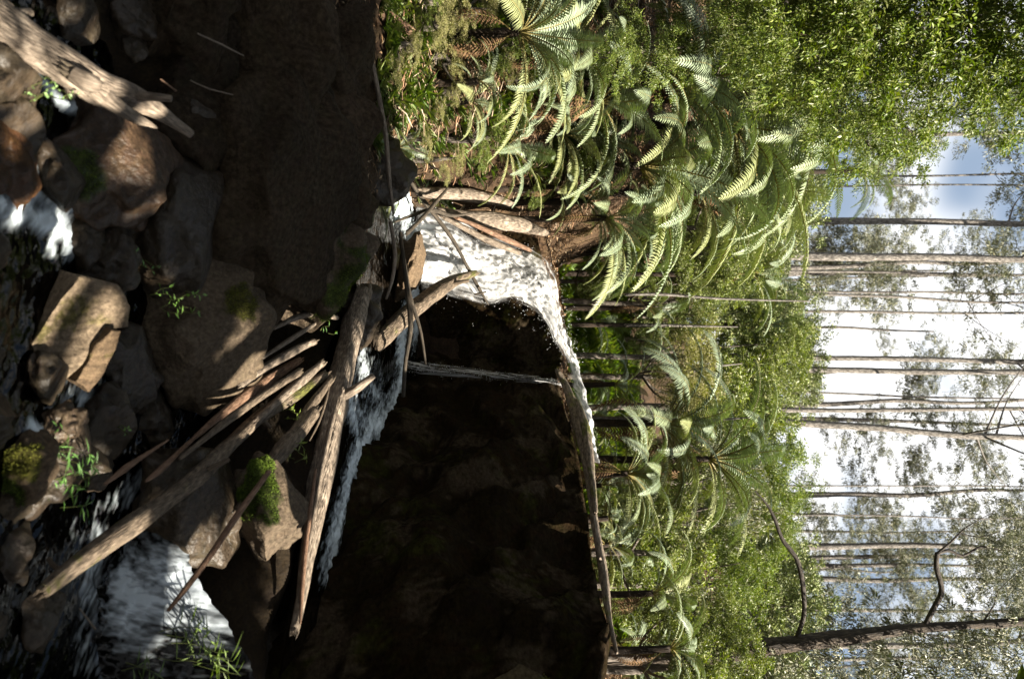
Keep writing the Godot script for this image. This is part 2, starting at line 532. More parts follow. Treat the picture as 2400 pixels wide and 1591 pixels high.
func build_cliff():
	var lip := [Vector3(-2.7, 1.75, -14.2), Vector3(-1.7, 1.95, -13.75), Vector3(-.75, 2.10, -13.35), Vector3(.2, 2.30, -12.95), Vector3(.6, 2.2, -12.5), Vector3(1.38, 2.36, -10.9), Vector3(1.88, 2.38, -9.7), Vector3(2.43, 2.38, -8.4), Vector3(2.68, 2.38, -7.6), Vector3(3.9, 1.75, -6.2), Vector3(6.0, 1.1, -4.0)]
	var foot := [Vector3(-2.5, -.3, -12.6), Vector3(-1.6, -.35, -12.9), Vector3(-.6, -.4, -13.35), Vector3(.2, -.4, -13.6), Vector3(.5, -.4, -13.3), Vector3(.9, -.4, -11.0), Vector3(1.22, -.4, -9.2), Vector3(1.75, -.4, -8.0), Vector3(2.0, -.6, -7.3), Vector3(2.5, -.9, -6.1), Vector3(3.3, -1.2, -4.0)]
	var a := spline(lip, 22)
	var b := spline(foot, 22)
	var rows := 64
	var back := 10
	var mb := MB.new()
	for i in a.size():
		var out := (b[min(i + 1, b.size() - 1)] - b[max(i - 1, 0)]).cross(Vector3.UP)
		out = -Vector3(out.x, 0, out.z).normalized()
		if out.dot(Vector3(-.8, 0, .6)) < 0.0: out = -out
		for j in rows + back:
			var p: Vector3
			if j < rows:
				var t := float(j) / (rows - 1)
				p = b[i].lerp(a[i], t)
				# ledges: courses of rock that step in and out
				var y := p.y + noise_b.get_noise_3dv(p * 30.0) * .25
				var lay := fposmod(y * 1.7 + noise_a.get_noise_2d(p.z * 9.0, p.x * 9.0) * 2.2, 1.0)
				p += out * (.12 * sin(t * PI) + .10 * (ss(.0, .12, lay) - ss(.12, 1.0, lay)))
				p += out * (noise_a.get_noise_3dv(p * 32.0) * .26 + noise_b.get_noise_3dv(p * 60.0) * .10 + noise_c.get_noise_3dv(p * 130.0) * .03) * (1.0 - ss(.93, 1.0, t) * .75)
			else:
				var t := float(j - rows + 1) / back
				p = a[i] - out * t * .9 - Vector3(0, t * t * .12, 0)
				p.y += noise_b.get_noise_3dv(p * 60.0) * .06
			mb.v.push_back(p)
			var n := noise_a.get_noise_3dv(p * 50.0) * .4 + noise_c.get_noise_3dv(p * 150.0) * .25
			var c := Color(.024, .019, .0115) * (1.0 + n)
			var g := noise_b.get_noise_3dv(p * 40.0 + Vector3(70, 2, 9)) + noise_c.get_noise_3dv(p * 210.0) * .5 - .28
			if g > 0.0: c = c.lerp(Color(.04, .045, .014), clamp(g * 5.0, 0.0, .8))
			var lich := noise_a.get_noise_3dv(p * 60.0 - Vector3(70, 2, 9)) + noise_c.get_noise_3dv(p * 260.0) * .6 - .22
			if lich > 0.0: c = c.lerp(Color(.11, .095, .075), clamp(lich * 4.0, 0.0, .45))
			mb.c.push_back(c)
	var w := rows + back
	for i in a.size() - 1:
		for j in w - 1:
			var k := i * w + j
			mb.idx.append_array(PackedInt32Array([k, k + 1, k + w, k + 1, k + w + 1, k + w]))
	mb.smooth()
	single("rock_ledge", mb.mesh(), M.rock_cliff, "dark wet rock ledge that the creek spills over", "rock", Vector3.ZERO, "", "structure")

# ---------------------------------------------------------------- water
func seg_dist(p: Vector2, a: Vector2, b: Vector2) -> float:
	var ab := b - a
	var t: float = clamp((p - a).dot(ab) / max(ab.length_squared(), 1e-6), 0.0, 1.0)
	return p.distance_to(a + ab * t)
func foam_at(p: Vector2, lines: Array) -> float:
	var best := 0.0
	for l in lines:        # [points, width, strength]
		var pts: PackedVector2Array = l[0]
		var m := 1e9
		for i in pts.size() - 1: m = min(m, seg_dist(p, pts[i], pts[i + 1]))
		if m < l[1]: best = max(best, l[2] * (1.0 - m / l[1]))
	return best
func plan(px: Array, y: float) -> PackedVector2Array:
	var out := PackedVector2Array()
	for q in px:
		var p := WY(q[0], q[1], y)
		out.push_back(Vector2(p.x, p.z))
	return out
func water_sheet(x0: float, x1: float, d0: float, d1: float, step: float, pool: bool, chop: float, lines: Array, deep: Color, streak: Vector2) -> ArrayMesh:
	var nx := int((x1 - x0) / step)
	var nd := int((d1 - d0) / step)
	var mb := MB.new()
	var across := Vector2(-streak.y, streak.x)
	for j in nd + 1:
		for i in nx + 1:
			var x := x0 + i * step
			var d := d0 + j * step
			var p := Vector2(x, -d)
			var warp := p + Vector2(noise_a.get_noise_2d(x * 60.0, d * 60.0), noise_a.get_noise_2d(d * 60.0 + 90.0, x * 60.0)) * .12
			var f := foam_at(warp, lines)
			var s := Vector2(p.dot(streak), p.dot(across))
			var n := noise_b.get_noise_2d(s.x * 70.0, s.y * 260.0) * .6 + noise_c.get_noise_2d(s.x * 150.0, s.y * 420.0) * .5
			var e: float = clamp((f + n * .7 - .2) * 1.5, 0.0, 1.0) if f > 0.01 else 0.0
			var y := pool_level(x, d) if pool else creek_level(x, d)
			y += noise_b.get_noise_2d(s.x * 60.0, s.y * 110.0) * chop + noise_c.get_noise_2d(s.x * 150.0, s.y * 200.0) * chop * .35
			y += f * (.02 + noise_c.get_noise_2d(x * 260.0, d * 260.0) * .025 + noise_b.get_noise_2d(x * 120.0, d * 120.0) * .03)
			mb.v.push_back(Vector3(x, y, -d))
			mb.c.push_back(deep.lerp(Color(.52, .59, .64), e * (.35 + .65 * e) * .95))
	for j in nd:
		for i in nx:
			var a := j * (nx + 1) + i
			if pool and d0 + (j + 1) * step < dam(x0 + i * step) - .06: continue
			mb.idx.append_array(PackedInt32Array([a, a + nx + 1, a + 1, a + 1, a + nx + 1, a + nx + 2]))
	mb.smooth()
	return mb.mesh()
func pool_level(_x: float, d: float) -> float:
	return .15 * ss(9.0, 13.0, d)
func creek_level(x: float, d: float) -> float:
	return -.9 + ss(5.0, 6.8, d) * .12
func build_water():
	var pool_foam := [
		[PackedVector2Array([Vector2(-2.0, -12.6), Vector2(-1.0, -12.6), Vector2(-.5, -12.9)]), .9, 1.6],
		[PackedVector2Array([Vector2(-1.9, -12.2), Vector2(-1.75, -11.2)]), .55, 1.3],
		[PackedVector2Array([Vector2(-.75, -12.9), Vector2(-.5, -12.2), Vector2(-.1, -11.7), Vector2(.3, -11.5)]), .42, 1.15],
		[plan([[930, 850], [925, 900], [918, 960], [900, 985]], .05), .45, 1.0],
		[plan([[900, 985], [865, 1005], [835, 1075], [815, 1120], [790, 1250], [775, 1320]], .0), .3, 1.05],
		[plan([[815, 930], [832, 1000], [838, 1070]], .0), .26, .9],
		[plan([[905, 985], [880, 940], [860, 900], [850, 860]], .0), .5, .6],
		[plan([[860, 1000], [840, 960], [830, 920]], .0), .4, .6],
		[plan([[795, 1180], [775, 1260], [765, 1330]], .0), .35, .7],
	]
	single("pool", water_sheet(-2.9, 2.3, 5.9, 13.7, .02, true, .012, pool_foam, Color(.002, .0022, .002), Vector2(.3, .95)), M.water, "dark plunge pool streaked with drifting foam under the ledge", "water", Vector3.ZERO, "", "structure")
	var creek_foam_glints := [
		[plan([[10, 470], [60, 480], [110, 500], [150, 530]], -.88), .2, .95],
		[plan([[90, 420], [130, 460], [160, 500]], -.88), .14, .7],
		[plan([[120, 560], [125, 590]], -.88), .08, .8],
		[plan([[65, 1010], [95, 1005], [120, 1000]], -.88), .1, 1.3],
		[plan([[130, 930], [180, 925], [235, 920]], -.88), .12, .45],  # sun glints on the water, drawn in as a faint foam streak
		[plan([[150, 200], [240, 250], [280, 285]], -.82), .07, 1.1],
		[plan([[240, 1280], [225, 1400], [225, 1500], [260, 1580]], -.88), .3, .55],
		[plan([[330, 1250], [300, 1350], [300, 1450]], -.88), .3, .6],
		[plan([[270, 1180], [330, 1110], [360, 1080]], -.86), .16, .45],
	]
	single("creek", water_sheet(-2.6, 3.4, 3.4, 6.9, .015, false, .022, creek_foam_glints, Color(.0022, .002, .0016), Vector2(.75, .66)), M.water, "dark rippled creek running between the boulders below the log jam", "water", Vector3.ZERO, "", "structure")
	# the rapid that pours down beside the log jam
	var crest := spline([W(430, 1130, 5.9), W(395, 1195, 5.65), W(425, 1290, 5.6), W(460, 1370, 5.55), W(530, 1470, 5.5), W(580, 1560, 5.4), W(600, 1660, 5.3)], 56)
	var toe := spline([WY(350, 1120, -.86), WY(320, 1190, -.87), WY(255, 1300, -.88), WY(225, 1400, -.88), WY(215, 1500, -.88), WY(230, 1600, -.88), WY(240, 1690, -.88)], 56)
	var mb := MB.new()
	var rows := 60
	for i in crest.size():
		var u := float(i) / (crest.size() - 1)
		for j in rows:
			var t := float(j) / (rows - 1)
			var p := crest[i].lerp(toe[i], t)
			p.y += -.10 * sin(t * PI) * (.4 + u) + .03
			var n := noise_b.get_noise_2d(u * 420.0 + t * 60.0, t * 70.0) * .9 + noise_c.get_noise_2d(u * 620.0 + t * 60.0, t * 160.0) * .7
			var f := .95 * exp(-pow((u - .5) / .22, 2.0)) * (1.0 - ss(.75, 1.0, t) * .5) * ss(-.02, .12, t + u * .2) - .2 * ss(.6, 1.0, u)
			f = max(f, .75 * exp(-pow((u - .22) / .1, 2.0)) * (1.0 - t * .6))
			p.y += noise_b.get_noise_3dv(p * 75.0) * .055 + noise_c.get_noise_3dv(p * 170.0) * .022
			mb.v.push_back(p)
			f *= (1.0 - .8 * ss(.68, 1.0, t)) * ss(.0, .12, u)
			var e: float = clamp((f + n * .6 - .16) * 1.15, 0.0, 1.0)
			var rc := Color(.003, .0028, .002).lerp(Color(.38, .43, .48), e * (.4 + .6 * e))
			rc.a = ss(1.0, .72, t + n * .1) * ss(.0, .1, u) * ss(1.0, .9, u)
			mb.c.push_back(rc)
	for i in crest.size() - 1:
		for j in rows - 1:
			var k := i * rows + j
			mb.idx.append_array(PackedInt32Array([k, k + 1, k + rows, k + 1, k + rows + 1, k + rows]))
	mb.smooth()
	single("rapid", mb.mesh(), M.rapid, "white rapid pouring over stones past the end of a thin stick", "water", Vector3.ZERO, "", "structure")

func drops(sd: int, count: int, path: PackedVector3Array, spread: float, r0: float, r1: float) -> ArrayMesh:
	var r := RandomNumberGenerator.new()
	r.seed = sd
	var mb := MB.new()
	for k in count:
		var t := pow(r.randf(), .7) * (path.size() - 1)
		var p := path[int(t)].lerp(path[min(int(t) + 1, path.size() - 1)], t - int(t))
		p += Vector3(r.randfn(), r.randfn() * .8, r.randfn() * .6) * spread * (.35 + t / path.size())
		var s := r.randf_range(r0, r1) * (r.randf() * .7 + .3)
		var a := rdir(r) * s
		var b := a.cross(rdir(r)).normalized() * s
		var c := a.cross(b).normalized() * s
		mb.tri3(p + a, p + b, p + c, Color(.6, .61, .62)); mb.tri3(p + a, p - b, p + c, Color(.6, .61, .62))
		mb.tri3(p + a, p + b, p - c, Color(.6, .61, .62)); mb.tri3(p - a, p + b, p + c, Color(.6, .61, .62))
	return mb.mesh()
func foam_sheet(sd: int, a: PackedVector3Array, b: PackedVector3Array, rows: int, lump: float, thick := 1.0) -> ArrayMesh:
	var mb := MB.new()
	var o := Vector3(sd, sd * 2, -sd)
	for i in a.size():
		for j in rows:
			var t := float(j) / (rows - 1)
			var p := a[i].lerp(b[i], t)
			var e := sin(t * PI)
			p += Vector3(0, e * .05, e * .12)
			p += Vector3(0, .7, .7) * (noise_b.get_noise_3dv(p * 75.0 + o) * lump * 1.3 + noise_c.get_noise_3dv(p * 230.0) * lump * .35) * (.3 + e)
			mb.v.push_back(p)
			var s := float(i) / a.size()
			var n := noise_b.get_noise_2d(t * 300.0 + noise_a.get_noise_2d(s * 130.0 + sd, t * 60.0) * 60.0, s * 80.0 + sd * 40.0)
			var fine := noise_c.get_noise_2d(t * 330.0, s * 60.0 + sd * 9.0)
			var w: float = clamp(.66 + n * .7 + fine * .2, .0, 1.0)
			var edge := ss(.0, .2, t + n * .12) * ss(.0, .16, 1.0 - t + fine * .1)
			var cc := Color(.16, .163, .165).lerp(Color(.60, .61, .62), w)
			cc.a = clamp(edge * (thick - .05 + n * .9 + fine * .2), 0.0, 1.0)
			mb.c.push_back(cc)
	for i in a.size() - 1:
		for j in rows - 1:
			var k := i * rows + j
			mb.idx.append_array(PackedInt32Array([k, k + 1, k + rows, k + 1, k + rows + 1, k + rows]))
	mb.smooth()
	return mb.mesh()
func build_falls():
	var t := Node3D.new()
	t.name = numbered("waterfall")
	add_child(t)
	tag(t, "white sunlit cascade tumbling off the rock ledge into the pool", "waterfall", "", "structure")
	# from the lip the water slides sideways, then tumbles and fans out
	var up_edge := spline([W(1345, 850, 12.75), W(1318, 770, 12.75), W(1300, 700, 12.75), W(1285, 630, 12.8), W(1220, 585, 12.75), W(1130, 560, 12.6), W(1060, 520, 12.45), W(975, 500, 12.3)], 22)
	var low_edge := spline([W(1328, 850, 12.6), W(1300, 795, 12.55), W(1262, 728, 12.5), W(1205, 700, 12.45), W(1150, 705, 12.4), W(1085, 690, 12.3), W(1025, 665, 12.15), W(985, 660, 12.0)], 22)
	piece("falling_water", foam_sheet(3, up_edge, low_edge, 80, .08, 1.0), M.foam, t)
	var veil_a := PackedVector3Array()
	var veil_b := PackedVector3Array()
	for i in up_edge.size():
		var s := float(i) / up_edge.size()
		var wide := (up_edge[i] - low_edge[i]) * (.06 + .10 * s)
		veil_a.push_back(up_edge[i] + wide + Vector3(0, .02, .09))
		veil_b.push_back(low_edge[i] - wide + Vector3(0, -.01, .11))
	piece("water_veil", foam_sheet(11, veil_a, veil_b, 70, .11, .35), M.foam, t)
	# the sunlit water that slides along the top of the ledge to the fall
	var sa := spline([W(1346, 828, 12.95), W(1358, 880, 12.7), W(1373, 930, 12.2), W(1386, 985, 11.7), W(1391, 1040, 11.2), W(1394, 1080, 10.9)], 16)
	var sb := spline([W(1328, 828, 12.6), W(1338, 885, 12.35), W(1352, 940, 11.8), W(1367, 990, 11.3), W(1377, 1045, 10.85), W(1385, 1082, 10.65)], 16)
	piece("ledge_stream", foam_sheet(17, sa, sb, 16, .05, .9), M.foam, t)
	var mid := PackedVector3Array()
	for i in up_edge.size(): mid.push_back(up_edge[i].lerp(low_edge[i], .5) + Vector3(0, .03, .12))
	var dr := piece("spray", drops(9, 2600, mid, .26, .003, .009), M.foam, t)
	dr.set_meta("kind", "stuff")
	# the thin second fall that drops clear of the lip
	var u := Node3D.new()
	u.name = numbered("waterfall")
	add_child(u)
	tag(u, "thin bluish thread of water falling across the shaded rock", "waterfall", "", "structure")
	var thin := spline([W(1316, 900, 12.3), W(1290, 893, 12.15), W(1200, 885, 12.1), W(1100, 875, 12.1), W(1000, 865, 12.1), W(950, 860, 12.1)], 24)
	var ta := PackedVector3Array()
	var tb := PackedVector3Array()
	for i in thin.size():
		var s := float(i) / thin.size()
		var o := Vector3(.03 + s * .085, 0, .02 + s * .03)
		ta.push_back(thin[i] + o)
		tb.push_back(thin[i] - o)
	piece("falling_water", foam_sheet(23, ta, tb, 26, .015, .28), M.foam, u)
	var td := piece("spray", drops(19, 420, thin, .05, .003, .008), M.foam, u)
	td.set_meta("kind", "stuff")

# ---------------------------------------------------------------- stones
func boulder(label: String, at: Vector3, size: Vector3, sd: int, m: Material, base: Color, moss: Array = [], turn := Vector3.ZERO, cuts := 5, level := 4, rough := .05, group := "", given: Array = []):
	if moss.is_empty(): return single("boulder", boulder_mesh(size, sd, level, cuts, rough, base, moss, turn, given), m, label, "boulder", at, group)
	var fuzz := MB.new()
	var t := thing("boulder", label, "boulder", at, group)
	piece("stone", boulder_mesh(size, sd, level, cuts, rough, base, moss, turn, given, fuzz), m, t)
	var o := piece("moss", fuzz.mesh(), M.moss, t)
	o.set_meta("kind", "stuff")
	return t
func build_stones():
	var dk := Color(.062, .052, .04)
	var moss := Color(.05, .075, .012)
	var moss2 := Color(.09, .095, .018)
	# big shaded stones of the bank
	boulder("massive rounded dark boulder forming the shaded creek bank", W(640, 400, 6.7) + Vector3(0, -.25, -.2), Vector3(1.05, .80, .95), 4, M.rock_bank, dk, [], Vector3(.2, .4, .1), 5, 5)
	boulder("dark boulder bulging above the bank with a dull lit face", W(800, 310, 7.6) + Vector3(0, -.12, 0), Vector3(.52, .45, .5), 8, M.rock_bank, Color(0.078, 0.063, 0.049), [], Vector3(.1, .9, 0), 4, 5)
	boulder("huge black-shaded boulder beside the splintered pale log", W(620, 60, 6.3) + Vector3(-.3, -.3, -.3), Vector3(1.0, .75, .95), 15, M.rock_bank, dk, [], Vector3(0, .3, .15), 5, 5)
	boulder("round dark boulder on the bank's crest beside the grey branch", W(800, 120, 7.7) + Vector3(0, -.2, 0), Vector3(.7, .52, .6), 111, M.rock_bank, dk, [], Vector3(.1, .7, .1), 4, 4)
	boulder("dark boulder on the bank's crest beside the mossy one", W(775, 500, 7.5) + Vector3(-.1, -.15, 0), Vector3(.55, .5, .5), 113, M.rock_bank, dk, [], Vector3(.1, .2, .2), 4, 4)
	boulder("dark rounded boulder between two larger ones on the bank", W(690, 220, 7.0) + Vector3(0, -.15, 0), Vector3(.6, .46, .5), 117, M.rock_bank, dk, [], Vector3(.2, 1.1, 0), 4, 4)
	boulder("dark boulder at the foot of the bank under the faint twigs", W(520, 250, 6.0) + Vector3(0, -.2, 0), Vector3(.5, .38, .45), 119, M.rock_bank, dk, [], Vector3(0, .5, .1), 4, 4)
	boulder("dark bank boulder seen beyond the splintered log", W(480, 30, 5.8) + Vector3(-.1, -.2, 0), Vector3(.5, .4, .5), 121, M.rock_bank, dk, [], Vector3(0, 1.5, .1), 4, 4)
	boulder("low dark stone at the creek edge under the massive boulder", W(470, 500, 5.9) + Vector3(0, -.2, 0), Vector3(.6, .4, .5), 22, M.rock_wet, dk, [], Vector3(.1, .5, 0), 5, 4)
	boulder("dark boulder whose edge hides the driftwood beside the falls", W(905, 400, 9.2) + Vector3(0, -.15, 0), Vector3(.42, .40, .45), 27, M.rock_wet, dk, [], Vector3(.2, .1, .3), 4, 4)
	boulder("mossy boulder with a green rim beside the log jam", W(760, 620, 7.6) + Vector3(-.05, -.12, 0), Vector3(.62, .52, .6), 31, M.rock_dry, Color(0.112, 0.093, 0.073), [[Vector3(.36, .36, .25), .34, moss], [Vector3(.1, .44, .2), .26, moss * .8], [Vector3(-.3, .3, .4), .22, moss * .6]], Vector3(0, .2, -.1), 4, 5, .06)
	boulder("large rounded grey boulder in the middle of the creek", W(500, 770, 6.2) + Vector3(0, -.12, -.1), Vector3(.58, .50, .52), 36, M.rock_dry, Color(0.132, 0.112, 0.088), [[Vector3(-.2, .4, .2), .2, moss2 * .7]], Vector3(.1, .5, .25), 4, 5, .05)
	boulder("brown wet boulder sloping into the creek below the pale log", W(255, 380, 5.15) + Vector3(0, -.12, -.1), Vector3(.42, .36, .55), 42, M.rock_wet, Color(0.078, 0.054, 0.037), [[Vector3(.1, .12, .42), .17, moss]], Vector3(.35, .5, -.3), 5, 5)
	boulder("rusty brown stone under shallow water beside the white riffle", W(20, 420, 4.3) + Vector3(-.1, -.1, 0), Vector3(.3, .18, .3), 44, M.rock_wet, Color(0.088, 0.047, 0.022), [], Vector3.ZERO, 4, 4)
	boulder("pale boulder half covered in moss wedged behind two logs", W(650, 1185, 6.2) + Vector3(0, -.08, 0), Vector3(.36, .29, .30), 51, M.rock_dry, Color(0.176, 0.147, 0.115), [[Vector3(-.16, .02, .28), .26, moss * .9], [Vector3(-.3, .12, .16), .2, moss]], Vector3(.1, .2, -.25), 4, 5)
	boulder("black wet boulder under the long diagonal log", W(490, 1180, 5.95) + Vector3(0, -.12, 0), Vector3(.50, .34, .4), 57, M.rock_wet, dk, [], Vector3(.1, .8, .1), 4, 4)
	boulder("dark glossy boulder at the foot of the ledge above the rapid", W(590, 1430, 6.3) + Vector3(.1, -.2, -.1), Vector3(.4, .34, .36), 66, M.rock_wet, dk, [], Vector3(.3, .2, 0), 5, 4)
	boulder("yellow-mossed boulder at the creek edge beside green fern sprigs", W(70, 1095, 4.45) + Vector3(0, -.06, 0), Vector3(.17, .20, .2), 71, M.rock_dry, Color(0.186, 0.147, 0.108), [[Vector3(-.04, .1, .14), .15, moss2], [Vector3(.06, .02, .16), .12, moss], [Vector3(-.12, -.04, .12), .12, moss2]], Vector3(0, .4, .2), 5, 4, .03)
	boulder("small dim stone beyond the mossed one at the creek edge", W(20, 1190, 4.35) + Vector3(0, -.05, 0), Vector3(.14, .12, .14), 74, M.rock_dry, Color(0.098, 0.084, 0.063), [], Vector3.ZERO, 4, 4, .03)
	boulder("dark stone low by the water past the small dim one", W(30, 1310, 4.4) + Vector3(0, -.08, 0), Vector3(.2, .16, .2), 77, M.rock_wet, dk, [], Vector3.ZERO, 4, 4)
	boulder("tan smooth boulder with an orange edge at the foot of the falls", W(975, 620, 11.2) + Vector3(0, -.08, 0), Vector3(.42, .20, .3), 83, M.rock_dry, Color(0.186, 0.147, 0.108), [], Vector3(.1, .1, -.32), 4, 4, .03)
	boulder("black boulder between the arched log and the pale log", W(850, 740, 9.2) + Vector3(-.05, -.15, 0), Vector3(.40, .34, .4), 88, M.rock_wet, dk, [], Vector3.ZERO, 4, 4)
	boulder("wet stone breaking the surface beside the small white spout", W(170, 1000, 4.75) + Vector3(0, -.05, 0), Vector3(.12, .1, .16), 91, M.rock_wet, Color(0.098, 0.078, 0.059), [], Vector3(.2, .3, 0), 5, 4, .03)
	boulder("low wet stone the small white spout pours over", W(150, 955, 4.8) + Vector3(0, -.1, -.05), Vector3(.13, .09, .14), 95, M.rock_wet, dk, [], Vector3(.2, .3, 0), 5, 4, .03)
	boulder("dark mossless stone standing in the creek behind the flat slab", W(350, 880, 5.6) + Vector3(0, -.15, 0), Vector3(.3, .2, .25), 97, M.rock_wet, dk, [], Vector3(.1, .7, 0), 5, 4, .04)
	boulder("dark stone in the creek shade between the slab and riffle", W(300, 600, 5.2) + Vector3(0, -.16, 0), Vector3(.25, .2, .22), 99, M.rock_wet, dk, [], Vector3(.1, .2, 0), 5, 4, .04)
	boulder("brown-mossed boulder catching sun low against the dark ledge", W(1320, 1590, 5.6) + Vector3(.15, -.25, 0), Vector3(.25, .3, .3), 101, M.rock_dry, Color(0.176, 0.157, 0.098), [[Vector3(-.1, .2, .16), .2, moss2]], Vector3.ZERO, 4, 4, .03)
	# the flat sunlit slab: an outline on a tilted plane, with a thickness of its own
	slab("pale flat slab of rock lying in a patch of sun", [[185, 648], [270, 670], [306, 715], [300, 765], [262, 770], [215, 815], [185, 855], [150, 893], [80, 885], [22, 868], [60, 820], [105, 755], [150, 690]], 4.75, Vector3(.12, .86, .42), .30, Color(.27, .23, .185), 105)
	slab("narrow brown slab leaning against the pale flat one", [[262, 773], [282, 775], [262, 830], [235, 880], [205, 915], [172, 895], [190, 860], [218, 820]], 4.85, Vector3(.2, .7, .5), .22, Color(.17, .13, .09), 107)
	# loose stones of the creek bed
	var r := RandomNumberGenerator.new()
	r.seed = 77
	var v := []
	for k in 4: v.append(boulder_mesh(Vector3(.16, .11, .14), 200 + k, 3, 4, .02, dk, [], Vector3.ZERO))
	var n := 0
	while n < 46:
		var d := r.randf_range(3.9, 7.6)
		var x := r.randf_range(-.38, .4) * d
		if ground(x, -d) > -.45 or (x > .8 and d > 4.9): continue
		n += 1
		var o := single("creek_stone", v[n % 4], M.rock_wet, "small dark stone lying in the creek bed among others alike", "stone", Vector3(x, max(-.93, ground(x, -d)) + r.randf_range(-.02, .06), -d), "stones of the creek bed")
		o.rotation = Vector3(r.randf_range(-.3, .3), r.randf() * TAU, 0)
		o.scale = Vector3.ONE * r.randf_range(.6, 1.7)
func slab(label: String, px: Array, d: float, nrm: Vector3, thick: float, col: Color, sd: int):
	nrm = nrm.normalized()
	var mid := Vector2.ZERO
	for q in px: mid += Vector2(q[0], q[1]) / px.size()
	var p0 := W(mid.x, mid.y, d)
	var eye := Vector3(0, EYE, 0)
	var ring := PackedVector3Array()
	for i in px.size():
		for k in 6:
			var q := Vector2(px[i][0], px[i][1]).lerp(Vector2(px[(i + 1) % px.size()][0], px[(i + 1) % px.size()][1]), k / 6.0)
			var ray := W(q.x, q.y, 1.0) - eye
			ring.push_back(eye + ray * ((p0 - eye).dot(nrm) / ray.dot(nrm)) - p0)
	var mb := MB.new()
	var n := ring.size()
	var rows := []
	for t in 13: rows.append([float(t) / 12.0 * .965, 0.0])
	rows.append_array([[.985, .006], [1.0, .022], [1.01, .06], [1.02, .14], [1.03, .22], [.98, thick]])
	for q in rows:
		for i in n:
			var p: Vector3 = ring[i] * float(q[0]) - nrm * float(q[1])
			p += nrm * (noise_b.get_noise_3dv((p + p0) * 60.0) * .03 + noise_c.get_noise_3dv((p + p0) * 170.0) * .008 + noise_a.get_noise_3dv((p + p0) * 50.0) * .03)
			if q[1] > 0.0: p += ring[i].normalized() * noise_b.get_noise_3dv((p + p0) * 120.0) * .03
			mb.v.push_back(p)
			var t := noise_b.get_noise_3dv(p * 40.0 + Vector3(sd, 0, 0)) * .35 + noise_c.get_noise_3dv(p * 160.0) * .2
			var c := col * (1.0 + t)
			var g := noise_a.get_noise_3dv(p * 120.0 + Vector3(0, sd * 4.0, 0)) + noise_c.get_noise_3dv(p * 330.0) * .4 - .3
			if g > 0.0: c = c.lerp(Color(.12, .12, .03), clamp(g * 4.0, 0.0, .85))
			mb.c.push_back(c)
	for j in rows.size() - 1:
		for i in n:
			var a := j * n + i
			var b := j * n + (i + 1) % n
			mb.idx.append_array(PackedInt32Array([a, a + n, b, b, a + n, b + n]))
	mb.smooth()
	single("rock_slab", mb.mesh(), M.rock_dry, label, "rock slab", p0)

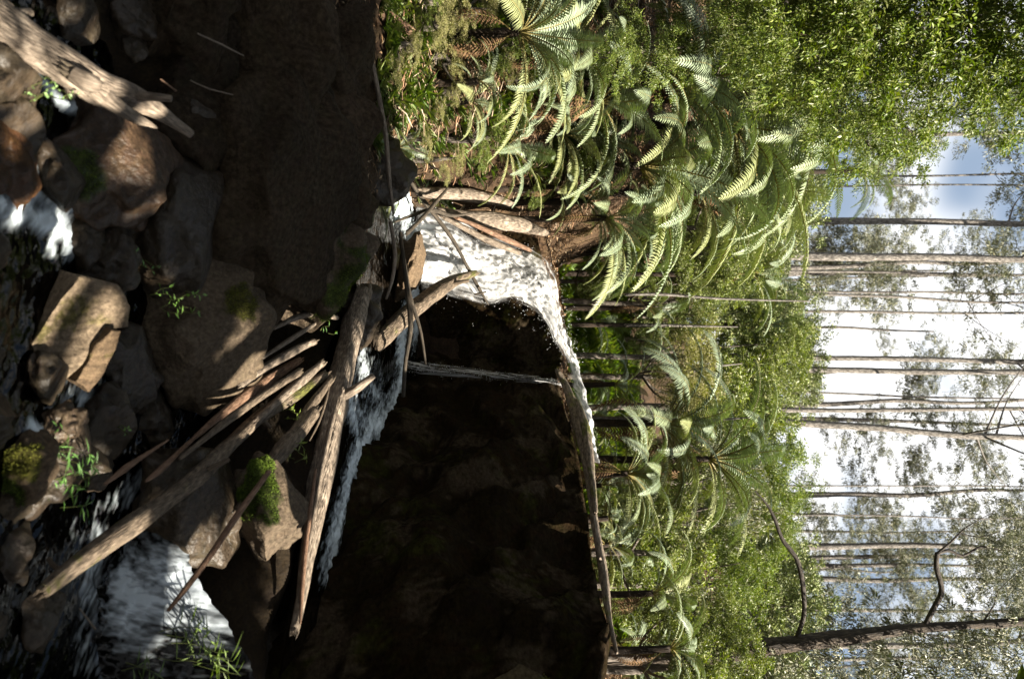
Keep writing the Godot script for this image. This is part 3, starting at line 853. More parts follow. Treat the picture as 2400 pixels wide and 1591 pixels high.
# ---------------------------------------------------------------- logs and sticks
func wood(called: String, label: String, px: Array, m: Material, cat := "log", sides := 12, knob := .25, ridge := .12, flat := 1.0, mossy := 0.0, group := "", col := Color.WHITE) -> MeshInstance3D:
	var at := W(px[0][0], px[0][1], px[0][2])
	return single(called, stick_mesh(px, sides, 8, knob, ridge, flat, col, at, mossy), m, label, cat, at, group)
func build_logs():
	# the splintered log: body and two torn prongs
	var at := W(60, 85, 4.25)
	var t := thing("splintered_log", "thick pale weathered log with a torn pointed end", "log", at)
	piece("body", stick_mesh([[-70, 5, 4.05, .115], [0, 60, 4.15, .112], [90, 115, 4.3, .105], [170, 165, 4.4, .10], [235, 205, 4.52, .092], [300, 225, 4.65, .078], [360, 255, 4.78, .05], [405, 285, 4.9, .033], [448, 314, 5.0, .010]], 18, 8, .22, .16, .85, Color.WHITE, at), M.log_pale, t)
	piece("splinter", stick_mesh([[215, 205, 4.42, .055], [270, 245, 4.5, .05], [315, 275, 4.6, .034], [345, 288, 4.68, .02], [368, 300, 4.75, .005]], 10, 6, .3, .2, .6, Color.WHITE, at), M.log_pale, t)
	piece("knot", stick_mesh([[165, 170, 4.30, .04], [200, 190, 4.33, .05], [228, 200, 4.38, .03]], 10, 6, .3, .1, 1.0, Color.WHITE, at), M.log_pale, t)
	var jam := [
		[[[420, 1075, 5.5, .01], [520, 995, 5.95, .03], [610, 930, 6.4, .034], [700, 872, 6.95, .03]], "log_brown", "brown pole pressed against the long slim log"],
		[[[560, 905, 6.35, .03], [620, 862, 6.7, .04], [690, 822, 7.1, .04], [735, 800, 7.4, .03]], "log_pale", "short pale broken log at the top of the jam"],
		[[[600, 985, 6.4, .026], [660, 930, 6.75, .04], [715, 885, 7.1, .045], [755, 850, 7.4, .03]], "log_pale", "pale snapped log wedged under the bleached one"],
		[[[640, 1075, 6.45, .025], [690, 1005, 6.75, .04], [740, 935, 7.1, .045], [775, 890, 7.4, .03]], "log_brown", "brown log tucked along the underside of the bleached log"],
		[[[580, 860, 6.4, .008], [650, 815, 6.8, .02], [720, 770, 7.2, .022], [760, 745, 7.5, .012]], "log_pale", "grey root reaching from the mossy boulder into the jam"],
		[[[640, 770, 6.8, .012], [690, 745, 7.1, .03], [740, 735, 7.4, .03], [790, 745, 7.7, .02]], "log_pale", "gnarled pale root on the face of the mossy boulder"],
		[[[715, 1330, 6.35, .01], [735, 1200, 6.6, .02], [765, 1040, 7.05, .022], [800, 900, 7.6, .02]], "log_pale", "thin bleached pole lying on the bleached log"]]
	for q in jam: wood("jam_stick", q[2], q[0], M[q[1]], "stick", 10, .3, .3)
	# the jam
	wood("fallen_log", "long slim brown log slanting from the jam down to the creek", [[100, 1386, 4.35, .018], [150, 1345, 4.5, .052], [230, 1285, 4.75, .062], [320, 1222, 5.05, .062], [420, 1150, 5.45, .06], [470, 1108, 5.7, .062], [540, 1040, 6.1, .048], [610, 975, 6.55, .055], [690, 925, 6.95, .05], [760, 880, 7.45, .04]], M.log_brown, "log", 12, .25, .18, 1.0, .2)
	wood("fallen_log", "reddish splintered log lying just above the long slim one", [[340, 1128, 5.2, .008], [375, 1100, 5.35, .025], [450, 1030, 5.75, .016], [520, 970, 6.15, .04], [590, 915, 6.6, .05], [650, 875, 7.0, .05], [700, 845, 7.3, .03]], M.bark_red, "log", 10, .35, .2, .8)
	wood("stick", "short reddish strip of bark hanging over the creek", [[243, 1136, 4.8, .006], [290, 1100, 4.95, .028], [330, 1072, 5.08, .018], [395, 1030, 5.3, .006]], M.bark_red, "stick", 8, .35, .2, .6)
	wood("stick", "thin straight stick with its dark tip in the white rapid", [[392, 1432, 5.15, .010], [440, 1372, 5.2, .020], [500, 1290, 5.3, .022], [560, 1200, 5.5, .022], [630, 1105, 5.9, .018]], M.bark_red, "stick", 10, .2, .1)
	wood("fallen_log", "stout brown log end jutting out of the jam beside small weeds", [[560, 1195, 5.95, .02], [610, 1120, 6.2, .045], [655, 1060, 6.45, .07], [700, 1010, 6.75, .07], [735, 965, 7.0, .05]], M.log_brown, "log", 12, .25, .2)
	wood("fallen_log", "long pale bleached log lying across the end of the pool", [[690, 1475, 6.1, .012], [706, 1400, 6.32, .05], [722, 1290, 6.53, .085], [742, 1170, 6.81, .105], [765, 1050, 7.17, .115], [785, 940, 7.52, .125], [805, 850, 7.9, .13], [828, 765, 8.39, .13], [850, 690, 8.9, .08]], M.log_pale, "log", 18, .2, .35, .8)
	wood("stick", "pinkish peeled branch running along the bleached log", [[703, 1462, 6.1, .008], [708, 1380, 6.2, .018], [716, 1280, 6.35, .02], [726, 1200, 6.5, .018], [740, 1100, 6.75, .01]], M.bark_red, "stick", 8, .2, .1)
	wood("stick", "thin bent twig lying along the bleached log", [[725, 1032, 7.0, .005], [748, 985, 7.15, .014], [765, 930, 7.3, .016], [775, 880, 7.5, .01]], M.log_brown, "stick", 7, .3, .1)
	wood("fallen_log", "curved mossy log arching from the pool up to the falls", [[812, 880, 9.7, .05], [850, 835, 10.0, .09], [900, 788, 10.4, .11], [950, 742, 10.8, .115], [1000, 700, 11.2, .11], [1050, 665, 11.6, .09], [1095, 645, 11.95, .06], [1115, 640, 12.1, .02]], M.log_brown, "log", 16, .22, .3, 1.0, .25)
	wood("stick", "dark upright stick standing in the pool under the arched log", [[945, 930, 10.1, .024], [950, 850, 10.1, .026], [962, 760, 10.2, .028], [950, 650, 10.3, .028], [938, 545, 10.4, .02]], M.log_dark, "stick", 8, .2, .1)
	wood("stick", "slim dark stick leaning beside the upright one in the pool", [[998, 855, 10.5, .012], [985, 775, 10.5, .022], [960, 690, 10.5, .024], [945, 600, 10.6, .02]], M.log_dark, "stick", 8, .2, .1)
	wood("stick", "long thin branch slanting across the white falls", [[955, 415, 11.2, .022], [1000, 480, 11.5, .03], [1060, 560, 11.8, .028], [1100, 635, 12.0, .026], [1125, 680, 12.1, .022], [1145, 715, 12.2, .008]], M.log_dark, "stick", 8, .3, .1)
	wood("stick", "stub of dark branch crossing the tip of the long thin one", [[1112, 690, 12.0, .016], [1140, 684, 12.0, .014]], M.log_dark, "stick", 7, .3, .1)
	wood("driftwood_log", "pale driftwood log resting on the bank above the falls foam", [[985, 448, 11.7, .05], [1010, 452, 11.9, .085], [1080, 455, 12.2, .09], [1150, 466, 12.5, .08], [1195, 478, 12.7, .05]], M.log_pale, "log", 14, .2, .2)
	wood("driftwood_log", "broad pale driftwood log with a tapered tip beside the falls", [[1020, 495, 11.8, .05], [1080, 506, 12.0, .09], [1150, 516, 12.2, .11], [1220, 528, 12.5, .11], [1262, 540, 12.7, .07], [1280, 545, 12.8, .02]], M.log_pale, "log", 16, .2, .2)
	wood("driftwood_log", "slender pale driftwood pole lowest beside the falls", [[1040, 510, 11.7, .03], [1090, 535, 11.85, .04], [1150, 566, 12.0, .045], [1215, 592, 12.2, .03]], M.log_pale, "log", 10, .2, .2)
	wood("driftwood_log", "slim pinkish driftwood pole wedged between two pale ones", [[1070, 510, 11.75, .02], [1120, 530, 11.9, .035], [1180, 558, 12.1, .04], [1240, 585, 12.3, .02]], M.bark_red, "log", 10, .2, .2)
	wood("stick", "crooked dark stick lying over the driftwood logs", [[925, 520, 10.9, .012], [965, 505, 11.1, .03], [1010, 492, 11.3, .03], [1060, 505, 11.5, .022], [1110, 498, 11.7, .01]], M.log_dark, "stick", 8, .3, .1)
	wood("stick", "dark forked stick propped against the driftwood logs", [[955, 545, 10.9, .03], [990, 510, 11.1, .032], [1020, 475, 11.3, .03], [1050, 440, 11.5, .015]], M.log_dark, "stick", 8, .3, .1)
	wood("stick", "grey branch resting on the crest of the dark bank", [[845, 40, 8.0, .012], [868, 130, 8.1, .022], [890, 240, 8.3, .024], [905, 330, 8.5, .025], [912, 420, 8.7, .02], [922, 500, 9.0, .012]], M.log_pale, "stick", 8, .3, .1)
	wood("stick", "thin root curling round the mossy boulder's top", [[915, 520, 8.6, .02], [925, 590, 8.7, .02], [920, 650, 8.7, .018], [905, 700, 8.6, .01]], M.log_pale, "stick", 8, .2, .1)
	wood("fallen_log", "weathered log lying along the lip of the ledge", [[1308, 872, 12.1, .025], [1326, 905, 12.0, .05], [1348, 965, 11.5, .068], [1364, 1030, 10.9, .062], [1376, 1100, 10.3, .042], [1384, 1160, 9.9, .036], [1396, 1240, 9.3, .042], [1410, 1320, 8.8, .052], [1420, 1390, 8.35, .04], [1430, 1460, 7.95, .022], [1446, 1530, 7.5, .012]], M.log_pale, "log", 14, .22, .3, 1.0, .12, "", Color(2.2, 2.0, 1.85))  # pale tint raised well above its neighbours to paint sunlight onto the wood
	wood("fallen_log", "slim branch lying over the weathered log on the ledge", [[1352, 940, 11.3, .02], [1372, 1000, 10.9, .05], [1380, 1060, 10.5, .05], [1388, 1120, 10.1, .035], [1396, 1200, 9.5, .012]], M.log_pale, "log", 10, .25, .2, 1.0, .25)
	wood("fallen_log", "pinkish broken log lying in the ferns on the sunny bank", [[870, 20, 8.6, .06], [900, 35, 8.7, .08], [935, 58, 8.9, .07], [960, 72, 9.0, .02]], M.bark_red, "log", 10, .3, .2)
	wood("stick", "short rough brown branch lying on the sunny bank", [[938, 172, 9.2, .035], [980, 180, 9.4, .035], [1025, 188, 9.6, .02]], M.bark_red, "stick", 8, .3, .2)
	wood("stick", "faint pale twig sticking out of the dark bank", [[462, 78, 5.2, .004], [520, 105, 5.4, .007], [570, 130, 5.6, .004]], M.log_pale, "stick", 6, .2, 0.0)
	wood("stick", "curved pale twig low on the dark bank", [[445, 188, 5.3, .003], [490, 208, 5.4, .006], [545, 222, 5.5, .004]], M.log_pale, "stick", 6, .2, 0.0)
	wood("stick", "small orange twig caught near the splintered log's tip", [[375, 185, 4.9, .004], [412, 213, 5.0, .006]], M.bark_red, "stick", 6, .2, 0.0)
	wood("stick", "thin twig floating at the creek edge below the rapid", [[185, 1425, 4.9, .004], [222, 1474, 5.0, .006]], M.log_pale, "stick", 6, .2, 0.0)
	wood("stick", "short pale twig leaning on the large grey boulder", [[312, 770, 5.6, .006], [330, 826, 5.7, .008]], M.log_pale, "stick", 6, .2, 0.0)
	wood("stick", "dead brown branch stump poking from the slope by the falls", [[1300, 548, 12.8, .02], [1335, 550, 12.9, .06], [1375, 540, 13.1, .05]], M.bark_red, "stick", 8, .3, .2)

# ---------------------------------------------------------------- small weeds near the water
func weed(called: String, label: String, px: Array, stem_len: float, leaf_len: float, wid: float, per: int, col: Color, sd: int, cat := "plant"):
	var r := RandomNumberGenerator.new()
	r.seed = sd
	var at := W(px[0][0], px[0][1], px[0][2])
	var t := thing(called, label, cat, at)
	var stems := MB.new()
	for q in px:
		var top := W(q[0], q[1], q[2]) - at
		var foot := top + Vector3(r.randf_range(-.05, .05), -stem_len, -.05)
		var pts := spline([foot, foot.lerp(top, .5) + rdir(r) * .02, top], 5)
		tube(stems, pts, smooth_radii([.003, .0025, .0015], 5), 5, 0.0, Color(.10, .12, .04))
		for k in per:
			var d := rdir(r)
			d.y = absf(d.y) * .5
			d = d.normalized()
			var mb := MB.new()
			leaf(mb, Vector3.ZERO, d, (Vector3.UP + rdir(r) * .5).normalized(), leaf_len * r.randf_range(.6, 1.2), wid * r.randf_range(.7, 1.1), col * r.randf_range(.7, 1.3))
			piece("leaf", mb.mesh(), M.leaf, t, Transform3D(Basis.IDENTITY, pts[r.randi_range(4, pts.size() - 1)]))
	stems.smooth()
	piece("stem", stems.mesh(), M.leaf, t)
func build_weeds():
	weed("creek_weed", "leafy green sprig glinting in the dark before the grey boulder", [[395, 690, 5.5], [405, 672, 5.5], [420, 705, 5.5], [435, 690, 5.55], [440, 720, 5.5], [455, 690, 5.6], [470, 728, 5.55], [478, 692, 5.6], [425, 735, 5.5]], .14, .05, .022, 4, Color(.13, .24, .05), 3)
	weed("creek_weed", "faint leafy sprig above the dark stone in the creek", [[302, 578, 5.2], [318, 590, 5.2], [358, 635, 5.3], [370, 628, 5.3]], .1, .04, .018, 3, Color(.09, .2, .05), 5)
	weed("creek_weed", "small-leaved sprig hanging over the water beside the splintered log", [[62, 180, 4.2], [98, 192, 4.25], [112, 178, 4.3], [126, 190, 4.3], [85, 222, 4.2], [106, 214, 4.25], [122, 224, 4.3], [152, 215, 4.3], [162, 225, 4.35], [188, 222, 4.35], [172, 195, 4.35], [38, 190, 4.2]], .12, .026, .016, 4, Color(.2, .32, .12), 7)
	weed("creek_weed", "tuft of narrow green leaves on the stone beside the mossed boulder", [[150, 1040, 4.55], [165, 1060, 4.6], [180, 1085, 4.6], [195, 1105, 4.65], [150, 1115, 4.55], [210, 1065, 4.65], [235, 1085, 4.7], [160, 1020, 4.6], [170, 1135, 4.6], [205, 1140, 4.7], [145, 1150, 4.55], [225, 1110, 4.7], [180, 1160, 4.65], [200, 1185, 4.65]], .16, .085, .014, 6, Color(.07, .15, .035), 9)
	weed("creek_weed", "bright weed growing from the jam beside the stout log end", [[685, 955, 6.8], [690, 980, 6.8], [700, 970, 6.8]], .1, .06, .02, 4, Color(.2, .26, .06), 11)
	weed("creek_weed", "star-leaved weed growing from the jam above the pale boulder", [[700, 1062, 6.5], [715, 1055, 6.5], [718, 1075, 6.5], [690, 1075, 6.5]], .1, .07, .016, 4, Color(.2, .26, .07), 13)
	weed("creek_weed", "two bright leaves rising from the dark creek by the slab", [[298, 1006, 5.2], [300, 1018, 5.2]], .08, .045, .014, 3, Color(.14, .26, .06), 15)
	weed("creek_weed", "green sprig growing on the mossy boulder's shaded side", [[710, 635, 7.2], [718, 650, 7.2], [770, 765, 7.4], [788, 780, 7.4]], .08, .05, .02, 3, Color(.14, .26, .1), 17)
	weed("creek_weed", "soft grassy sprig leaning over the white rapid", [[470, 1470, 5.3], [490, 1500, 5.3], [510, 1530, 5.3], [520, 1560, 5.3], [545, 1550, 5.3], [560, 1580, 5.3], [480, 1540, 5.2]], .3, .16, .012, 8, Color(.14, .2, .06), 19)
	weed("creek_weed", "grass blades low at the creek edge under the rapid", [[350, 1560, 4.9], [360, 1575, 4.9], [370, 1590, 4.9]], .18, .14, .012, 6, Color(.08, .13, .04), 21)

# ---------------------------------------------------------------- ferns
var fronds := []
var dead_fronds := []
func make_fronds():
	var c := [Color(.165, .20, .115), Color(.155, .195, .125), Color(.185, .205, .095), Color(.14, .175, .115)]
	for k in 8:
		fronds.append(frond_mesh(40 + k, 1.0, [.75, .9, .55, 1.05, .65, .8, .45, .95][k], [1.7, 2.1, 1.3, 2.3, 1.9, 1.5, 1.2, 1.8][k], 50, [.135, .12, .13, .145, .125, .115, .14, .13][k], c[k % 4], [0.3, -.3, .5, -.5, 0.1, .4, -.2, -.4][k]))
	for k in 2: dead_fronds.append(frond_mesh(70 + k, 1.0, .2, 2.0, 24, .12, Color(.10, .06, .03), .4))
func tree_fern(label: String, ix: float, iy: float, d: float, size: float, count: int, sd: int, lean := Vector3.ZERO, dead := 3, group := "", swing := 0.0, arc := TAU):
	var r := RandomNumberGenerator.new()
	r.seed = sd
	var top := W(ix, iy, d)
	var gy := ground(top.x, top.z)
	gy = min(gy, top.y - .12)
	var t := thing("tree_fern", label, "tree fern", Vector3(top.x, gy, top.z), group)
	var o := top - t.position
	var mb := MB.new()
	var tr := .034 + size * .014
	tube(mb, spline([Vector3(-lean.x * .2, -.2, -lean.z * .2), o * .5 + Vector3(.02, 0, 0), o], 8), smooth_radii([tr * 1.3, tr, tr * .9], 8), 10, .35, Color(.5, .4, .32), .5)
	mb.smooth()
	piece("trunk", mb.mesh(), M.log_dark, t)
	for k in count:
		var az := swing - arc * .5 + arc * (k + r.randf_range(-.35, .35)) / count
		var tilt := r.randf_range(-.25, .35)
		if k % 3 == 0: tilt -= .45      # young ones stand higher
		var b := Basis(Vector3.UP, az) * Basis(Vector3.RIGHT, tilt) * Basis(Vector3.BACK, r.randf_range(-.3, .3))
		piece("frond", fronds[r.randi() % fronds.size()], M.fern, t, Transform3D(b.scaled(Vector3.ONE * size * r.randf_range(.8, 1.12)), o + Vector3(0, r.randf_range(-.03, .03), 0)))
	for k in dead:
		var b := Basis(Vector3.UP, r.randf() * TAU) * Basis(Vector3.RIGHT, r.randf_range(.6, 1.0))
		piece("dead_frond", dead_fronds[k % 2], M.dead_leaf, t, Transform3D(b.scaled(Vector3.ONE * size * r.randf_range(.6, .8)), o - Vector3(0, .06, 0)))
	return t
func build_ferns():
	make_fronds()
	# azimuth 0 points at the camera (+z), PI/2 to the sunny side of the creek
	tree_fern("glaucous fern on the sunny bank with one long frond hanging straight", 1215, 75, 9.6, 1.5, 22, 1)
	tree_fern("small blue-green fern low on the sunny bank below the hanging frond", 1120, 190, 9.6, .62, 11, 2, Vector3.ZERO, 2)
	tree_fern("wide tree fern half lost in shrubs above the sunny bank", 1560, 190, 12.6, 2.3, 30, 3)
	tree_fern("tree fern arching its lit fronds out over the falls", 1500, 390, 13.0, 2.3, 28, 4, Vector3.ZERO, 3, "", .9, 4.4)
	tree_fern("small fern whose pale comb-like fronds hang beside the falls", 1420, 510, 12.6, 1.45, 17, 5, Vector3.ZERO, 3, "", 1.1, 3.0)
	tree_fern("tall tree fern with a drooping hand of four lit fronds", 1710, 290, 13.6, 2.8, 28, 6, Vector3.ZERO, 4, "", .8, 4.8)
	tree_fern("highest tree fern on the slope with upswept pale fronds", 1850, 230, 14.0, 2.3, 24, 7, Vector3.ZERO, 3, "", .9, 4.6)
	tree_fern("tree fern standing among the tall trunks with one bright frond", 2020, 400, 15.5, 1.1, 9, 8, Vector3.ZERO, 2, "", 1.2, 3.2)
	tree_fern("fern filling the hollow between the wide fern and the bank", 1400, 240, 11.9, 1.5, 16, 21, Vector3.ZERO, 6, "", .7, 5.0)
	tree_fern("silvery fern tucked behind the arching tree fern", 1640, 450, 14.4, 1.7, 16, 22, Vector3.ZERO, 6, "", .9, 5.0)
	tree_fern("pale fern crowning the tussocks above the blue-green fern", 1340, 100, 10.9, 1.4, 16, 23, Vector3.ZERO, 6, "", .8, 5.0)
	tree_fern("feathery fern between the tall fern and the gully trees", 1770, 450, 15.0, 1.7, 16, 24, Vector3.ZERO, 6, "", .9, 5.0)
	for k in 13:
		var q := RandomNumberGenerator.new()
		q.seed = 8800 + k
		var d := q.randf_range(9.2, 13.2)
		var iy := q.randf_range(-30.0, 470.0)
		var x := (iy - 795.5) / F * d
		var ix := 1200.0 + (ground(x, -d) + q.randf_range(.12, .4) - EYE) / d * F
		tree_fern("small drooping fern growing low on the bank among others alike", ix, iy, d, q.randf_range(.6, 1.15), 13, 8900 + k, Vector3.ZERO, 2, "small ferns of the bank", .7, 5.4)
	tree_fern("low fern drooping over the reddish earth beside the driftwood", 1375, 470, 12.8, 1.15, 15, 31, Vector3.ZERO, 2, "", .8, 5.0)
	tree_fern("small fern rooted between the driftwood and the reddish earth", 1310, 440, 12.5, .8, 13, 32, Vector3.ZERO, 1, "", .8, 5.0)
	tree_fern("dim bluish fern in the gully behind the falls", 1520, 720, 16.5, 1.15, 13, 9)
	tree_fern("shaded fern low behind the lip of the ledge", 1440, 900, 14.5, .9, 12, 10)
	tree_fern("pale fern spilling fronds over the log on the ledge", 1545, 990, 14.0, 1.9, 24, 11, Vector3.ZERO, 3, "", .8, 5.0)
	tree_fern("fern with bleached drooping frond tips just above the ledge", 1470, 1110, 12.7, 1.35, 20, 12, Vector3.ZERO, 4, "", .7, 5.0)
	tree_fern("dark-trunked tree fern with a round yellow-green crown", 1660, 1075, 15.0, 2.0, 24, 13, Vector3.ZERO, 5)
	tree_fern("small fern draped over the ledge log beside a grey boulder", 1425, 1215, 10.9, .4, 8, 14, Vector3.ZERO, 2)
	tree_fern("shaded fern with narrow grey fronds under the crooked tree", 1530, 1390, 11.0, 1.0, 11, 15)
	tree_fern("fern in deep shade at the foot of the crooked tree", 1570, 1520, 9.6, .9, 11, 16)
	tree_fern("tall fern lifting bright fronds above the gully shrubs", 1760, 640, 19.0, 1.7, 14, 17)
	tree_fern("fern crown lit yellow below the pale twin trunks", 1790, 760, 21.0, 1.5, 13, 18)
	var r := RandomNumberGenerator.new()
	r.seed = 500
	for k in 26:
		var d := r.randf_range(13.8, 24.0)
		var iy := r.randf_range(-100.0, 1700.0)
		var x := (iy - 795.5) / F * d
		if d < 15.0 and x > -1.9 and x < 1.2: continue
		var gy := ground(x, -d)
		var h := r.randf_range(.15, .7)
		var ix := 1200.0 + (gy + h - EYE) / d * F
		tree_fern("background fern growing in the shaded understorey among others alike", ix, iy, d, r.randf_range(.9, 1.6), 11, 600 + k, Vector3.ZERO, 2, "ferns of the shaded understorey")

# ---------------------------------------------------------------- shrubs and trees
var bush := []
var gum := []
var near_leaf := []
var tuft := []
func make_crowns():
	var y := [Color(.12, .15, .04), Color(.15, .175, .055), Color(.08, .11, .035), Color(.19, .20, .085)]
	for k in 4: bush.append(crown_mesh(900 + k, 48, 105, Vector3(1, .85, 1), .20, .085, .034, y, .1))
	var g := [Color(.11, .12, .07), Color(.14, .145, .09), Color(.08, .095, .06), Color(.17, .165, .10)]
	for k in 4: gum.append(crown_mesh(950 + k, 42, 70, Vector3(1, .8, 1), .17, .085, .022, g, .6))
	var n := [Color(.09, .13, .02), Color(.12, .155, .025), Color(.065, .10, .02), Color(.15, .17, .05)]
	var o := [Color(.21, .195, .085), Color(.26, .23, .12), Color(.14, .14, .05), Color(.17, .18, .06)]
	for k in 3: tuft.append(crown_mesh(990 + k, 60, 85, Vector3(1, .7, 1), .22, .085, .02, o, .1))
	for k in 3: near_leaf.append(crown_mesh(980 + k, 52, 120, Vector3(1, .8, 1), .2, .068, .024, n, .35))
func trunk_mesh(h: float, r0: float, r1: float, lean: Vector2, sd: int, col: Color, sides := 10, wob := .15) -> ArrayMesh:
	var r := RandomNumberGenerator.new()
	r.seed = sd
	var pts := []
	var rs := []
	for k in 7:
		var t := k / 6.0
		pts.append(Vector3(lean.x * t * h + r.randf_range(-wob, wob) * t, t * h - (.4 if k == 0 else 0.0), lean.y * t * h + r.randf_range(-wob, wob) * t))
		rs.append(lerp(r0, r1, t) * (1.25 if k == 0 else 1.0))
	var mb := MB.new()
	tube(mb, spline(pts, 6), smooth_radii(rs, 6), sides, .18, col, .12, 1.0, .5)
	mb.smooth()
	return mb.mesh()
func bushy(called: String, label: String, cat: String, at: Vector3, h: float, lobes: Array, meshes: Array, m: Material, sd: int, group := "", trunk_r := .06):
	# lobes: [offset from the foot, size]
	var r := RandomNumberGenerator.new()
	r.seed = sd
	var t := thing(called, label, cat, at, group)
	var mb := MB.new()
	tube(mb, spline([Vector3(0, -.3, 0), Vector3(r.randf_range(-.1, .1), h * .5, 0), Vector3(0, h, 0)], 6), smooth_radii([trunk_r * 1.3, trunk_r, trunk_r * .4], 6), 8, .2, Color(.8, .75, .7), .1)
	for l in lobes:
		var e: Vector3 = l[0]
		tube(mb, spline([Vector3(0, min(h, e.y) * .6, 0), e * .6 + Vector3(0, h * .12, 0), e], 5), smooth_radii([trunk_r * .5, trunk_r * .35, trunk_r * .12], 5), 6, .2, Color(.8, .75, .7), .1)
	mb.smooth()
	piece("trunk", mb.mesh(), M.bark_gum, t)
	for l in lobes:
		var b := Basis(Vector3.UP, r.randf() * TAU) * Basis(Vector3.RIGHT, r.randf_range(-.3, .3))
		var w: Vector3 = l[1]
		var mm: int = r.randi() % meshes.size()
		if not blocks(at + l[0], w.x): piece("crown", meshes[mm], m, t, Transform3D(b.scaled(w), l[0]))
	return t
func bush_at(label: String, ix: float, iy: float, d: float, rad: float, sd: int, meshes: Array, m: Material, called := "understorey_tree", cat := "tree", group := "", squash := .9):
	var r := RandomNumberGenerator.new()
	r.seed = sd
	var c := W(ix, iy, d)
	var gy := ground(c.x, c.z)
	var at := Vector3(c.x, gy, c.z)
	var up := maxf(c.y - gy, rad * .4)
	var lobes := []
	var n := 4 if rad > .8 else 2
	for k in n:
		var a := TAU * k / n + r.randf()
		lobes.append([Vector3(cos(a) * rad * .72, up + r.randf_range(-.45, .35) * rad, sin(a) * rad * .72), Vector3(1, squash, 1) * rad * r.randf_range(.42, .68)])
	lobes.append([Vector3(0, up + rad * .25, 0), Vector3(1, squash, 1) * rad * .6])
	return bushy(called, label, cat, at, max(.2, up), lobes, meshes, m, sd, group, .03 + rad * .025)
func build_trees():
	var r := RandomNumberGenerator.new()
	r.seed = 3100
	# understorey trees whose bright crowns close the gully
	bush_at("feathery yellow-green tree leaning over the gully above the falls", 1720, 590, 18.0, 1.2, 11, bush, M.leaf)
	bush_at("bright round-topped tree under the thin pale trunks", 1800, 830, 21.0, 1.5, 12, bush, M.leaf)
	bush_at("dense lit tree behind the pale fern on the ledge", 1740, 960, 20.0, 1.7, 13, bush, M.leaf)
	bush_at("light green tree rising highest of the understorey against the sky", 1800, 1120, 21.0, 1.7, 14, near_leaf, M.leaf)
	bush_at("broad green tree behind the round yellow-green fern", 1700, 1230, 18.0, 1.6, 15, gum, M.leaf)
	bush_at("dark green rounded tree beside the crooked trunk", 1740, 1370, 16.0, 1.1, 16, near_leaf, M.leaf)
	bush_at("shaded shrub thicket under the broad green tree", 1560, 1300, 15.0, 1.3, 17, bush, M.leaf)
	bush_at("shrub with pale leaves between the ledge ferns", 1620, 880, 17.0, 1.1, 18, tuft, M.leaf)
	bush_at("fine-leaved shrub hanging behind the falls", 1640, 700, 17.5, .9, 19, bush, M.leaf)
	bush_at("shrub with narrow lit leaves crowding the wide tree fern", 1600, 110, 11.5, .75, 20, near_leaf, M.leaf, "shrub", "shrub")
	bush_at("shrub of broken light and shade above the hanging frond", 1440, 110, 11.0, .7, 21, near_leaf, M.leaf, "shrub", "shrub")
	bush_at("olive mossy shrub topping the sunny bank", 1010, 50, 9.2, .42, 22, tuft, M.leaf, "shrub", "shrub", "", .6)
	bush_at("low olive shrub spreading along the sunny bank's crest", 1130, 20, 9.6, .4, 23, tuft, M.leaf, "shrub", "shrub", "", .6)
	bush_at("olive tussock hanging over the edge of the dark bank", 930, 120, 8.9, .3, 27, tuft, M.leaf, "shrub", "shrub", "", .6)
	bush_at("pale olive tussock beside the short rough branch", 1050, 150, 9.5, .32, 28, tuft, M.leaf, "shrub", "shrub", "", .6)
	bush_at("large yellow-olive tussock topping the bank over the blue-green fern", 1240, -10, 10.0, .5, 29, tuft, M.leaf, "shrub", "shrub", "", .6)
	bush_at("dry tussock of twigs and grass above the pale driftwood", 1060, 370, 11.0, .35, 30, tuft, M.leaf, "shrub", "shrub", "", .6)
	bush_at("small tussock at the foot of the brown slope", 990, 330, 10.2, .25, 31, tuft, M.leaf, "shrub", "shrub", "", .6)
	bush_at("leafy shrub behind the small blue-green fern", 1150, 320, 10.8, .45, 24, near_leaf, M.leaf, "shrub", "shrub", "", .7)
	bush_at("dark glossy shrub shading the slope below the arching tree fern", 1330, 330, 12.8, .6, 25, near_leaf, M.leaf, "shrub", "shrub")
	bush_at("tiny-leaved shrub on the brown slope by the driftwood", 1240, 440, 12.6, .3, 26, near_leaf, M.leaf, "shrub", "shrub")
	bush_at("dark shrub in front of the crooked tree's foot", 1600, 1560, 11.0, .85, 33, bush, M.leaf, "shrub", "shrub")
	bush_at("leafy shrub hiding the crooked tree's lower trunk", 1720, 1540, 11.4, .7, 34, bush, M.leaf, "shrub", "shrub")
	for k in 12:
		var d := r.randf_range(9.0, 12.4)
		var iy := r.randf_range(-40.0, 430.0)
		var x := (iy - 795.5) / F * d
		var ix := 1200.0 + (ground(x, -d) + .12 - EYE) / d * F
		bush_at("olive tussock covering the sunny bank among others alike", ix, iy, d, r.randf_range(.22, .4), 3150 + k, tuft if k % 3 > 0 else near_leaf, M.leaf, "shrub", "shrub", "tussocks of the sunny bank", .7)
	for k in 22:
		var d := r.randf_range(15.5, 30.0)
		var iy := r.randf_range(-150.0, 1750.0)
		var x := (iy - 795.5) / F * d
		var gy := ground(x, -d)
		var rad := r.randf_range(.5, 1.0) * (1.0 if d < 20.0 else 1.6)
		var ix := 1200.0 + (gy + rad * r.randf_range(.5, 1.2) - EYE) / d * F
		bush_at("bushy green shrub filling the gully understorey among others alike", ix, iy, d, rad, 3200 + k, bush, M.leaf, "shrub", "shrub", "shrubs of the gully understorey")
